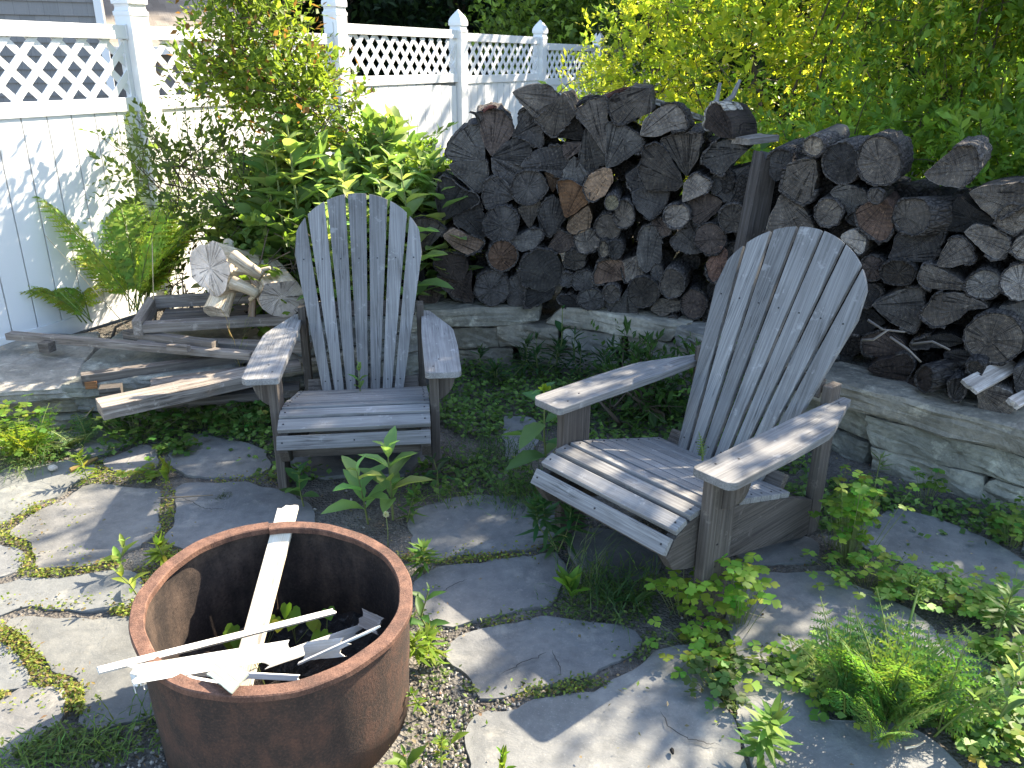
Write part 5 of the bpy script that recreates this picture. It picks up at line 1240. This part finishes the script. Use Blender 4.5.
def blog(label, A, B, r0, r1, tint=(1, 1, 1), n=28, rough=.06, flat=None, name='bleached_log', knots=()):
    A = np.array(A, float); B = np.array(B, float); M = frame(B-A); L = np.linalg.norm(B-A); V = []; G = []; k = 9
    ph = R.rand(6)*6
    for i in range(k):
        s = i/(k-1); r = r0+(r1-r0)*s
        for j in range(n):
            a = 2*PI*j/n; q = r*(1+rough*(math.sin(2*a+ph[0])+.6*math.sin(3*a+ph[1]+s)+.5*math.sin(5*a+ph[2])+.35*math.sin(9*a+ph[3]))+R.randn()*.012)
            b, c = q*math.cos(a), q*math.sin(a)
            if flat is not None: c = min(c, r*flat)
            V.append(A+(B-A)*s+M[:, 1]*b+M[:, 2]*c); G.append((s*L, b, c))
    F = [(i*n+j, i*n+(j+1) % n, (i+1)*n+(j+1) % n, (i+1)*n+j) for i in range(k-1) for j in range(n)]
    rs = (.7, .4, .15)
    for e in (0, 1):
        b0 = len(V); c0 = A if e == 0 else B; ring = [0+j for j in range(n)] if e == 0 else [(k-1)*n+j for j in range(n)]
        for s in rs:
            for j in ring: V.append(c0+(np.array(V[j])-c0)*s+M[:, 0]*R.randn()*.001); G.append((G[j][0], G[j][1]*s, G[j][2]*s))
        V.append(c0); G.append((e*L, 0, 0)); rr = [ring]+[list(range(b0+q*n, b0+q*n+n)) for q in range(3)]
        f = []
        for q in range(3): f += [(rr[q][j], rr[q+1][j], rr[q+1][(j+1) % n], rr[q][(j+1) % n]) for j in range(n)]
        f += [(rr[3][j], len(V)-1, rr[3][(j+1) % n]) for j in range(n)]
        F += f if e == 0 else [t[::-1] for t in f]
    mi = [1]*((k-1)*n)+[0]*(len(F)-(k-1)*n)
    mb = MB(); mb.add(V, F, G, tint, mi); o = mb.build(name, [M_blend, M_dry], smooth=False)
    tag(o, label, 'log', 'bleached logs on the wooden frame')
    for (s, az, ln, rr) in knots:
        p = A+(B-A)*s; d = M[:, 1]*math.cos(az)+M[:, 2]*math.sin(az)+M[:, 0]*.5; d = unit(d); q = r0+(r1-r0)*s
        mk = MB(); tube(mk, [p+d*q*.6, p+d*(q+ln*.5), p+d*(q+ln)], [rr*1.3, rr, rr*.9], 9, (1.1, 1.05, .95), noise=.04); mk.build('branch_stub', M_dry, o, False, origin=np.array(o.location))
    return o
M_blend = mat_logend('bleached_log_end', .12, 1.3)
for e in M_blend.node_tree.nodes:
    if e.type == 'VALTORGB' and len(e.color_ramp.elements) == 4:
        for q, c in zip(e.color_ramp.elements, ((.16, .145, .13), (.26, .24, .215), (.36, .33, .30), (.46, .43, .39))): q.color = (*c, 1)
Yt = 4.05
blog('thick bleached log with a broad starry cut face toward the fern', aty(210, 268, Yt), aty(254, 272, Yt+.25), .135, .085, (1.35, 1.27, 1.2), rough=.11, knots=((.35, 1.0, .07, .028), (.6, .4, .06, .02), (.8, -.3, .05, .016)))
blog('bleached log standing on end beneath the broad-faced one', aty(216, 313, Yt-.06), aty(226, 288, Yt+.05), .066, .055, (1.6, 1.5, 1.35), rough=.03, name='bleached_log')
blog('half-round grey log lying end on, nearest the left chair', aty(282, 297, Yt-.05), aty(257, 262, Yt+.45), .112, .105, (1.15, 1.1, 1.08), rough=.04, flat=.72)
blog('small bleached stub among the logs on the wooden frame', aty(252, 316, Yt-.03), aty(253, 298, Yt-.02), .02, .018, (.6, .5, .45), n=10)
for A, B, r, lb in (((232, 256), (262, 276), .036, 'upper pale broken branch in front of the thick bleached log'), ((248, 272), (270, 268), .012, 'thin pale twig crossing to the half-round grey log'), ((232, 282), (258, 294), .034, 'lower chunky pale split piece among the bleached logs'), ((250, 300), (262, 286), .012, 'small knobbly pale twig between the bleached logs')):
    mb = MB(); a_, b_ = aty(*A, Yt-.1), aty(*B, Yt-.13); tube(mb, [a_, (a_+b_)/2+R.randn(3)*.006, b_], [r, r*.9, r*.8], 8, (1.1, 1.05, .95), noise=.03); tag(mb.build('stick', M_dry, smooth=True), lb, 'stick', 'sticks among the bleached logs')
grass('grass_stalk', 'pale seedy grass stalk rising before the bleached logs', atz(240, 370, .2), 5, .5, .01, (.25, .22, .10), .004, el=(1.5, 1.35))

# ------------------------------------------------------------------ weeds on the patio
g0 = lambda px, py, z=0: atz(px, py, z)
sun_ = (.18, .26, .05)
milkweed('weed', 'broad-leaved sunlit seedling left of the fire ring, upper one', g0(118, 573), .12, 4, .075, .026, sun_, el=.4)
starweed('weed', 'bright star-shaped weed touching the upper left of the fire ring', g0(168, 566), .10, 34, .075, .014, (.17, .24, .03))
milkweed('weed', 'broad-leaved seedling half hidden behind the left rim of the fire ring', g0(139, 598), .12, 4, .07, .024, sun_, el=.4)
starweed('weed', 'spiky yellow-green weed beside the pebble on the left paving', g0(90, 485), .13, 40, .06, .012, (.16, .22, .03))
milkweed('weed', 'small upright dock between the paving stones at left', g0(166, 487), .07, 3, .10, .028, (.14, .19, .03), el=1.1)
clover('weed', 'low round-leaved clump left of the small dock', g0(150, 478), 22, .05, .05, .02, (.13, .19, .03))
tag(grass('moss_tuft', 'small dark round moss tuft on the paving behind the fire ring', g0(223, 498), 160, .02, .016, (.04, .055, .02), .004), None, 'moss')
milkweed('milkweed', 'tall milkweed in front of the left chair, right-hand stem', g0(393, 520), .30, 6, .18, .065, (.19, .29, .10), (.0, .0), el=.3)
milkweed('milkweed', 'milkweed in front of the left chair with a long leaf reaching left', g0(368, 524), .24, 5, .18, .065, (.19, .29, .10), (-.03, 0), el=.3)
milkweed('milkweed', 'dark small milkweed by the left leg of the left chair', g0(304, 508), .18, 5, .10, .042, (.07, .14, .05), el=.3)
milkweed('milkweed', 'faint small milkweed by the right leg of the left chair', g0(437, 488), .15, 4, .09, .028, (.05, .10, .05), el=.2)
starweed('weed', 'star-shaped weed just below the milkweeds of the left chair', g0(407, 522), .13, 30, .07, .014, (.10, .17, .05))
b = g0(388, 548); mb = MB(); tube(mb, [b, b+(.003, 0, .07), b+(0, 0, .135)], .0015, 4, (.5, .7, .3)); dn = tag(mb.build('dandelion', M_dry, smooth=True), 'white dandelion seed head on a thin stalk behind the fire ring', 'dandelion')
lv = Leaves(); lv.add(np.tile(b+(0, 0, .14), (160, 1)), rdir(160), rdir(160), .013, .003, (.55, .52, .45), 'd2'); lv.build('seed_head', M_leafd, dn, np.array(dn.location))
starweed('weed', 'star-shaped weed by the back right rim of the fire ring', g0(425, 572), .10, 34, .07, .014, (.12, .20, .04))
milkweed('weed', 'dark broad-leaved weed right of the fire ring', g0(433, 640), .17, 4, .085, .032, (.06, .12, .03), el=.25)
starweed('weed', 'bright spiky weed at the right side of the fire ring', g0(438, 665), .12, 46, .06, .011, (.15, .22, .03), stems=2)
starweed('weed', 'slender sprig on bare soil below the spiky weed by the ring', g0(425, 715), .09, 26, .035, .008, (.14, .21, .03))
milkweed('weed', 'four-leaved seedling on the bare soil at bottom centre', g0(456, 752), .05, 2, .055, .022, (.15, .23, .04), el=.35)
starweed('weed', 'feathery sprig at the bottom edge beside the fire ring', g0(441, 770), .10, 30, .03, .007, (.14, .20, .03))
milkweed('weed', 'upright yellow-green shoot at the bottom edge right of centre', g0(502, 782), .10, 5, .06, .016, (.14, .21, .03), el=.9)
milkweed('weed', 'glossy leafy weed cut off by the bottom edge beside the fire ring', g0(412, 785), .06, 3, .08, .034, (.12, .2, .03), el=.5)
grass('grass', 'tall wispy grass growing before the right chair seat', g0(585, 592), 46, .30, .04, (.08, .12, .04), .003, el=(1.45, .7))
milkweed('weed', 'leafy dock standing in the grass below the right chair seat', g0(572, 605), .07, 5, .11, .035, (.10, .19, .03), el=.9)
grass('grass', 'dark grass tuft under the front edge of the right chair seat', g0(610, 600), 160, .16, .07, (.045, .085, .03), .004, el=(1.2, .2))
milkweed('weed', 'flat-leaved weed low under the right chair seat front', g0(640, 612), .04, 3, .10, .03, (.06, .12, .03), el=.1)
milkweed('milkweed', 'tall milkweed with a yellow bud left of the right chair', g0(548, 482), .42, 5, .20, .085, (.11, .20, .07), (-.01, -.02), el=-.15, bud=(.20, .28, .03))
starweed('weed', 'lance-leaved weed beside the left front leg of the right chair', g0(558, 552), .24, 34, .10, .018, (.06, .13, .05), stems=3, spread=.05)
clover('clover', 'bright clover wrapped round the left of the right chair front leg', g0(684, 612), 30, .055, .16, .026, (.20, .32, .05), 'clovers by the right chair leg')
clover('clover', 'bright clover right of the right chair front leg', g0(738, 625), 34, .05, .19, .028, (.20, .32, .05), 'clovers by the right chair leg')
clover('clover', 'low bright clover at the foot of the right chair front leg', g0(700, 650), 46, .07, .06, .022, (.20, .32, .05))
clover('weed', 'dark low weed in the stone gap below the chair leg', g0(714, 690), 34, .04, .07, .02, (.06, .11, .03))
starweed('weed', 'large bright star-shaped weed at bottom right of centre', g0(757, 768), .17, 60, .085, .017, (.12, .21, .05))
clover('columbine', 'tall round-leaved columbine behind the right chair rail', g0(848, 562), 60, .05, .30, .024, (.20, .32, .05))
clover('columbine', 'pale climbing columbine at the rear post of the right chair', g0(836, 548), 22, .05, .30, .022, (.13, .21, .03))
fl = 'feathery weeds sprawling over the right paving'
for px, py, L, n, lb, az in ((880, 715, .36, 12, 'largest feathery weed sprawling in the lower right', None), (838, 700, .30, 9, 'feathery weed spreading left over the paving', (1.2, 4.4)), (925, 725, .28, 9, 'feathery weed spreading right beside the grey milkweed', (-1, 1.5)), (890, 738, .24, 8, 'lowest feathery weed over the bottom right stone', (3.4, 6))):
    fern('feathery_weed', lb, g0(px, py), n, L*.95, (.10, .19, .06), az, W=.27, pairs=11, el=(1.4, .75), group=fl, cat='weed', th=5, lobew=.30, lobek=.36, ltp='blade', lmat=M_leafd)
b = g0(893, 690); mb = MB(); P = arc(b, 1.0, 1.5, .2, .34, 9); tube(mb, P, np.linspace(.005, .003, 10), 6, (.7, 1, .45)); o = tag(mb.build('nodding_weed', M_stem, smooth=True), 'tall curved pale stem nodding over the feathery weeds', 'weed')
lv = Leaves(); lv.add(np.tile(P[-1], (60, 1))+R.randn(60, 3)*.02, rdir(60, -.2), rdir(60), .03, .006, vary((.11, .18, .05), 60), 'd2'); lv.build('leaf_tuft', M_leafd, o, np.array(o.location))
cl = 'round-leaved patches along the right stone gaps'
for px, py, n, sp, h, lb, sx, sy in ((868, 585, 50, .08, .08, 'round-leaved patch nearest the right chair rail', 1.3, .7), (915, 597, 60, .09, .09, 'round-leaved patch in the middle of the right stone gap', 1.3, .7), (962, 612, 60, .08, .09, 'round-leaved patch left of the tall star weed', 1.2, .7), (1008, 625, 60, .08, .09, 'round-leaved patch at the right edge above the star weed', 1, .8), (1000, 668, 46, .05, .07, 'round-leaved patch below the tall star weed', .8, 1), (1012, 748, 70, .07, .07, 'bright round-leaved patch in the lower right corner', 1, 1), (1030, 700, 40, .06, .08, 'round-leaved patch at the right edge above the corner', .8, 1), (828, 690, 60, .08, .05, 'small-leaved yellowish mat left of the feathery weeds', 1.4, .7), (800, 665, 40, .06, .05, 'small-leaved mat between the chair leg and feathery weeds', 1.4, .7)):
    clover('ground_clover', lb, g0(px, py), n, sp, h, .021, (.18, .29, .055), cl, 'ground plant', sx, sy)
starweed('weed', 'tall narrow star-shaped weed at the right edge of the paving', g0(992, 655), .24, 40, .085, .012, (.10, .17, .05))
milkweed('milkweed', 'grey-green milkweed pair at the lower right, taller stem', g0(988, 735), .22, 4, .11, .032, (.13, .19, .10), (.02, 0), el=.6)
milkweed('milkweed', 'grey-green milkweed pair at the lower right, shorter stem', g0(970, 738), .14, 4, .09, .032, (.10, .16, .07), (-.02, 0), el=.5)
clover('weed', 'small climbing weed on the face of the stone wall at right', g0(922, 500)+(0, -.03, 0), 16, .035, .14, .02, (.10, .18, .03))
clover('weed', 'round-leaved weed low on the wall at the right edge', g0(1012, 545), 34, .06, .12, .022, (.11, .18, .03))
starweed('weed', 'wispy pale weed standing before the wall beside the chair post', g0(872, 500), .20, 16, .07, .008, (.14, .19, .07))
# left side
tl_ = fern('weed', 'tall bright serrated weed at the left edge by the ledge', g0(30, 462), 10, .30, (.13, .20, .03), W=.30, pairs=10, el=(1.4, .5), cat='weed', th=4)
clover('weed', 'sunlit leafy weed in the left edge foreground of the ledge', g0(12, 455), 70, .09, .20, .026, (.12, .19, .03))
grass('grass', 'arching grass tuft at the left edge under the tall weed', g0(28, 466), 150, .22, .05, (.10, .14, .05), .004, el=(1.2, -.2))
fern('fern', 'small soft fern at the foot of the slate ledge', g0(75, 448), 9, .20, (.06, .11, .04), W=.30, pairs=12, el=(1.0, .1), th=4)
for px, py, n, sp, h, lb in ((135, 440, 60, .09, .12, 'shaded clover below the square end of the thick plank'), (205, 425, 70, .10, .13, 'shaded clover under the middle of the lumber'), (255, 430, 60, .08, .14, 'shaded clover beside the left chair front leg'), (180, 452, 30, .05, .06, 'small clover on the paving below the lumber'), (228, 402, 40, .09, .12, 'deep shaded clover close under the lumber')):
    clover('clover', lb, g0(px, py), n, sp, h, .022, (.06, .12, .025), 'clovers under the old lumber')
milkweed('weed', 'sprig with one yellow leaf growing up through the left chair seat', g0(361, 398, .22), .17, 4, .06, .028, (.10, .17, .05), el=.5)
fern('fern_leaf', 'small fern leaf poking between the slats of the right chair seat', aty(696, 462, 2.66), 1, .13, (.09, .17, .03), az=(1.2, 1.9), W=.24, pairs=10, el=(1.5, 1.2), cat='fern', th=3)
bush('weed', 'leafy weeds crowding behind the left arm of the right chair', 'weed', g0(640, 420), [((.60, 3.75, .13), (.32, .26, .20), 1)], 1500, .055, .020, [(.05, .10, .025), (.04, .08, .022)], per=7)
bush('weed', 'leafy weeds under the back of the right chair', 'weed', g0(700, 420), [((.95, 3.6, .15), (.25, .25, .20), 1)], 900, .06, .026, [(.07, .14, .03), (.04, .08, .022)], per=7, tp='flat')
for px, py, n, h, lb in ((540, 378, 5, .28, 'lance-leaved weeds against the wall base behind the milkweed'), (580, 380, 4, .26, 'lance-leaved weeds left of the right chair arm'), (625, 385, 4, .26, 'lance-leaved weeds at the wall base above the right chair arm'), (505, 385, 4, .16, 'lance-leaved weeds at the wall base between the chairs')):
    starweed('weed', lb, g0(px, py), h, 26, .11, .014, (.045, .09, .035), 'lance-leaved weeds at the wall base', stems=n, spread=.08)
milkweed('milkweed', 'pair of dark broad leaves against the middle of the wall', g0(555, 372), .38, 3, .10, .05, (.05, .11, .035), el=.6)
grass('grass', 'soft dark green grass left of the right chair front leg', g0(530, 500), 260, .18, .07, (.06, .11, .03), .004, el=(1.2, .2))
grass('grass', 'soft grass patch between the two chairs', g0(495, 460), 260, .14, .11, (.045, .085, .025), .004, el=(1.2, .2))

# ground cover nobody could count
def scatter(name, label, blobs, L, W, cols, tp='lobe', seed=1, h=.03, stones=True):
    lv = Leaves()
    for px, py, rx, ry, n in blobs:
        a = R.rand(n)*2*PI; r = np.sqrt(R.rand(n)); X = px+rx*r*np.cos(a); Y = py+ry*r*np.sin(a)
        P = np.array([atz(x, y, 0) for x, y in zip(X, Y)])
        if stones:
            P = P[(~inany(P)) | (R.rand(len(P)) < .05)]
        if not len(P): continue
        P[:, 2] += R.rand(len(P))**1.5*h+.004; c = np.array(cols)[R.randint(len(cols), size=len(P))]
        lv.add(P, unit(rdir(len(P))*np.array([1, 1, .35])), unit(np.array([0, 0, 1.])+R.randn(len(P), 3)*.35), L*R.uniform(.6, 1.3, len(P)), W*R.uniform(.7, 1.2, len(P)), np.clip(c*np.exp(R.randn(len(P), 1)*.25), .004, .5), tp)
    o = lv.build(name, M_leafd, None, (0, 0, 0)); tag(o, label, 'ground cover', kind='stuff')
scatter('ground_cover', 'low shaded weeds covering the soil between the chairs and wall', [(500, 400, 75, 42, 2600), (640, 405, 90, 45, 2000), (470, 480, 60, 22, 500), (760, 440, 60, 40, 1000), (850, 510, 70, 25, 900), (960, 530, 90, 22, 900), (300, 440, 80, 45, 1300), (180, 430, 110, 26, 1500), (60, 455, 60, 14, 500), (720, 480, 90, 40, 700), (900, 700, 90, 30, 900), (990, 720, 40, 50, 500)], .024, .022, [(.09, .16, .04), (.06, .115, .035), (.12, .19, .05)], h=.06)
MB_ = [(60, 565, 60, 16, 1500), (20, 525, 26, 26, 1100), (60, 515, 30, 14, 500), (150, 580, 20, 14, 300), (70, 603, 90, 8, 1700), (130, 612, 20, 8, 400), (20, 650, 26, 30, 1500), (60, 690, 32, 26, 900), (90, 705, 14, 18, 1100), (20, 705, 30, 10, 500), (165, 520, 12, 40, 700), (110, 478, 50, 8, 500), (150, 468, 40, 8, 400), (470, 560, 80, 6, 900), (500, 548, 60, 4, 500), (560, 690, 90, 10, 500), (540, 628, 60, 8, 300), (430, 600, 14, 40, 200), (715, 690, 14, 50, 400), (170, 560, 16, 10, 300), (250, 480, 40, 8, 300), (80, 470, 30, 8, 300)]
scatter('moss', 'yellow-green moss and creeping plants in the stone gaps at left', MB_, .012, .009, [(.16, .20, .03), (.11, .15, .03), (.20, .20, .05), (.14, .10, .04)], 'd2', h=.022)
scatter('creeping_plants', 'thin creeping weeds in the shaded stone gaps', [(560, 690, 100, 8, 420), (520, 622, 110, 8, 260), (650, 650, 60, 12, 420), (770, 660, 60, 20, 700), (860, 670, 80, 14, 700), (730, 700, 12, 50, 380), (600, 610, 60, 25, 500), (900, 560, 120, 12, 500), (470, 700, 40, 30, 90), (60, 748, 70, 18, 700), (150, 740, 60, 20, 150), (430, 640, 20, 60, 160), (440, 745, 50, 25, 60)], .016, .009, [(.07, .11, .03), (.11, .15, .04), (.05, .07, .025)], 'd2', h=.03)
gb_ = Leaves()
for px, py, rx, ry, n in ((60, 760, 70, 16, 160), (150, 735, 50, 20, 60), (620, 590, 50, 20, 200), (450, 500, 60, 10, 120), (250, 400, 60, 12, 120)):
    for _ in range(n):
        a = R.rand()*6.28; r = math.sqrt(R.rand()); b = atz(px+rx*r*math.cos(a), py+ry*r*math.sin(a)); P = arc(b, R.rand()*6.28, 1.2, .2+R.randn()*.3, R.uniform(.04, .11), 3); d = P[1:]-P[:-1]
        gb_.add(P[:-1], d, np.cross(np.cross(d, (0, 0, 1)), d), np.linalg.norm(d, axis=1)*1.1, .004, vary((.08, .13, .03), 1, .3), 'blade')
tag(gb_.build('grass_blades', M_leafd, None, (0, 0, 0)), 'scattered short grass blades on the patio soil', 'grass', kind='stuff')
# litter, grit and pebbles
lt = Leaves(); n = 5200; X = R.uniform(-2.3, 2.4, n); Y = R.uniform(1.1, 4.3, n); P = np.stack([X, Y, 0*X+.006+R.rand(n)*.008], 1)
ins = inany(P); k = R.rand(n) < np.where(ins, .10, .9); P = P[k]; P[:, 2] += np.where(ins[k], .010, 0); n = len(P)
lt.add(P, unit(rdir(n)*np.array([1, 1, .15])), unit(np.array([0, 0, 1.])+R.randn(n, 3)*.4), R.uniform(.006, .022, n), R.uniform(.002, .012, n), vary((.16, .12, .08), n, .45, .08), 'd2')
tag(lt.build('leaf_litter', M_leafd, None, (0, 0, 0)), 'dry leaf scraps and twigs littering the soil', 'litter', kind='stuff')
gm = MB(); ico = [(0, 0, 1), (.9, 0, .4), (.28, .85, .4), (-.72, .53, .4), (-.72, -.53, .4), (.28, -.85, .4), (.72, .53, -.4), (-.28, .85, -.4), (-.9, 0, -.4), (-.28, -.85, -.4), (.72, -.53, -.4), (0, 0, -1)]
icf = [(0, 1, 2), (0, 2, 3), (0, 3, 4), (0, 4, 5), (0, 5, 1), (1, 6, 2), (2, 7, 3), (3, 8, 4), (4, 9, 5), (5, 10, 1), (2, 6, 7), (3, 7, 8), (4, 8, 9), (5, 9, 10), (1, 10, 6), (11, 7, 6), (11, 8, 7), (11, 9, 8), (11, 10, 9), (11, 6, 10)]
ico = np.array(ico)
for _ in range(1800):
    p = np.array([R.uniform(-1.9, 1.4), R.uniform(1.15, 3.0), .0])
    if R.rand() < .5: p = atz(R.uniform(420, 520), R.uniform(600, 790))
    elif R.rand() < .4: p = atz(R.uniform(90, 210), R.uniform(700, 790))
    if inany(p[None])[0] and R.rand() < .95: continue
    s = R.uniform(.002, .007); t = R.uniform(.5, 1.9); gm.add(p+ico*s*R.uniform(.6, 1.3, 3)+(0, 0, .002), icf, None, (t, t*.96, t*.9))
M_grit = mat_plain('grit', (.20, .19, .175), .9, .2, 60, .2)
tag(gm.build('gravel', M_grit, origin=(0, 0, 0)), 'fine grit and crumbs on the bare soil', 'gravel', kind='stuff')
def pebble(p, s, lb, col=(2.2, 2.1, 2.0), name='pebble', cat='pebble'):
    bm = bmesh.new(); bmesh.ops.create_icosphere(bm, subdivisions=3, radius=1); co = np.array([v.co for v in bm.verts]); f = [[v.index for v in q.verts] for q in bm.faces]; bm.free()
    co *= (1+.08*np.sin(co[:, :1]*4+1)+.07*np.sin(co[:, 1:2]*5)); mb = MB(); mb.add(co*np.array(s)+np.array(p)+(0, 0, s[2]*.8), f, None, col); tag(mb.build(name, M_grit, smooth=True), lb, cat)
pebble(atz(53, 470, .015), (.022, .014, .013), 'small white pebble on the sunlit flagstone at left')
pebble(atz(672, 752, .015), (.006, .010, .005), 'tiny black seed pod on the large flagstone at the bottom', (.06, .06, .06), 'seed_pod', 'seed pod')
for A, B, r, lb, t in (((70, 470), (97, 458), .010, 'rotten mossy stick on the left paving', (.55, .45, .2)), ((158, 498), (213, 495), .003, 'thin straight dry stick behind the fire ring', (.6, .55, .5)), ((975, 726), (1000, 714), .008, 'short pale stick at the lower right corner', (1.6, 1.55, 1.4)), ((905, 748), (925, 741), .003, 'tiny pale twig on the lower right flagstone', (1.5, 1.4, 1.2)), ((745, 612), (765, 618), .002, 'thin dry stem right of the chair leg', (1.2, 1.1, .9))):
    a, b = atz(*A, .022), atz(*B, .022); mb = MB(); tube(mb, [a, (a+b)/2+R.randn(3)*.004, b], [r, r, r*.7], 7, t, noise=.06); tag(mb.build('stick', M_dry), lb, 'stick')
lv = Leaves(); lv.add(atz(955, 748, .02), (1, .2, .05), (0, -.2, 1), .045, .022, (.45, .38, .12), 'oval'); tag(lv.build('fallen_leaf', M_leafd), 'yellow fallen leaf at the bottom right', 'leaf')

# ------------------------------------------------------------------ light, world, camera
SAZ = math.atan2(.62, .79); SEL = math.radians(38)
sv = Vector((math.cos(SAZ)*math.cos(SEL), math.sin(SAZ)*math.cos(SEL), math.sin(SEL)))
ld = bpy.data.lights.new('sun', 'SUN'); ld.energy = 5; ld.angle = math.radians(.53); ld.color = (1, .88, .70)
lo = bpy.data.objects.new('sun', ld); C.objects.link(lo); lo.rotation_euler = sv.to_track_quat('Z', 'Y').to_euler()
w = bpy.data.worlds.new('World'); SC.world = w; w.use_nodes = True; nt = w.node_tree
sk = nt.nodes.new('ShaderNodeTexSky'); sk.sky_type = 'NISHITA'; sk.sun_disc = False; sk.sun_elevation = SEL; sk.sun_rotation = PI/2-SAZ
bg = nt.nodes['Background']; bg.inputs['Strength'].default_value = .145; nt.links.new(sk.outputs[0], bg.inputs['Color'])
cd = bpy.data.cameras.new('camera'); cam = bpy.data.objects.new('camera', cd); C.objects.link(cam); SC.camera = cam
cd.sensor_width = 36; cd.lens = FP/1024*36; cd.clip_start = .05; cd.clip_end = 500
fw = Vector((0, math.cos(TH), -math.sin(TH))); up = Vector((0, math.sin(TH), math.cos(TH))); rt = Vector((1, 0, 0))
# image roll
r2 = rt*math.cos(RO)-up*math.sin(RO)*0+up*0; cr, sr = math.cos(RO), math.sin(RO)
X_ = rt*cr-up*sr; Y_ = rt*sr+up*cr
Mx = Matrix((X_, Y_, -fw)).transposed().to_4x4(); Mx.translation = Vector((0, 0, H)); cam.matrix_world = Mx
SC.render.engine = 'CYCLES'; SC.cycles.max_bounces = 4; SC.cycles.transparent_max_bounces = 4; SC.cycles.diffuse_bounces = 3
SC.view_settings.view_transform = 'Standard'; SC.view_settings.look = 'None'; SC.view_settings.gamma = 1; SC.view_settings.use_curve_mapping = False
SC.view_settings.exposure = 2.15
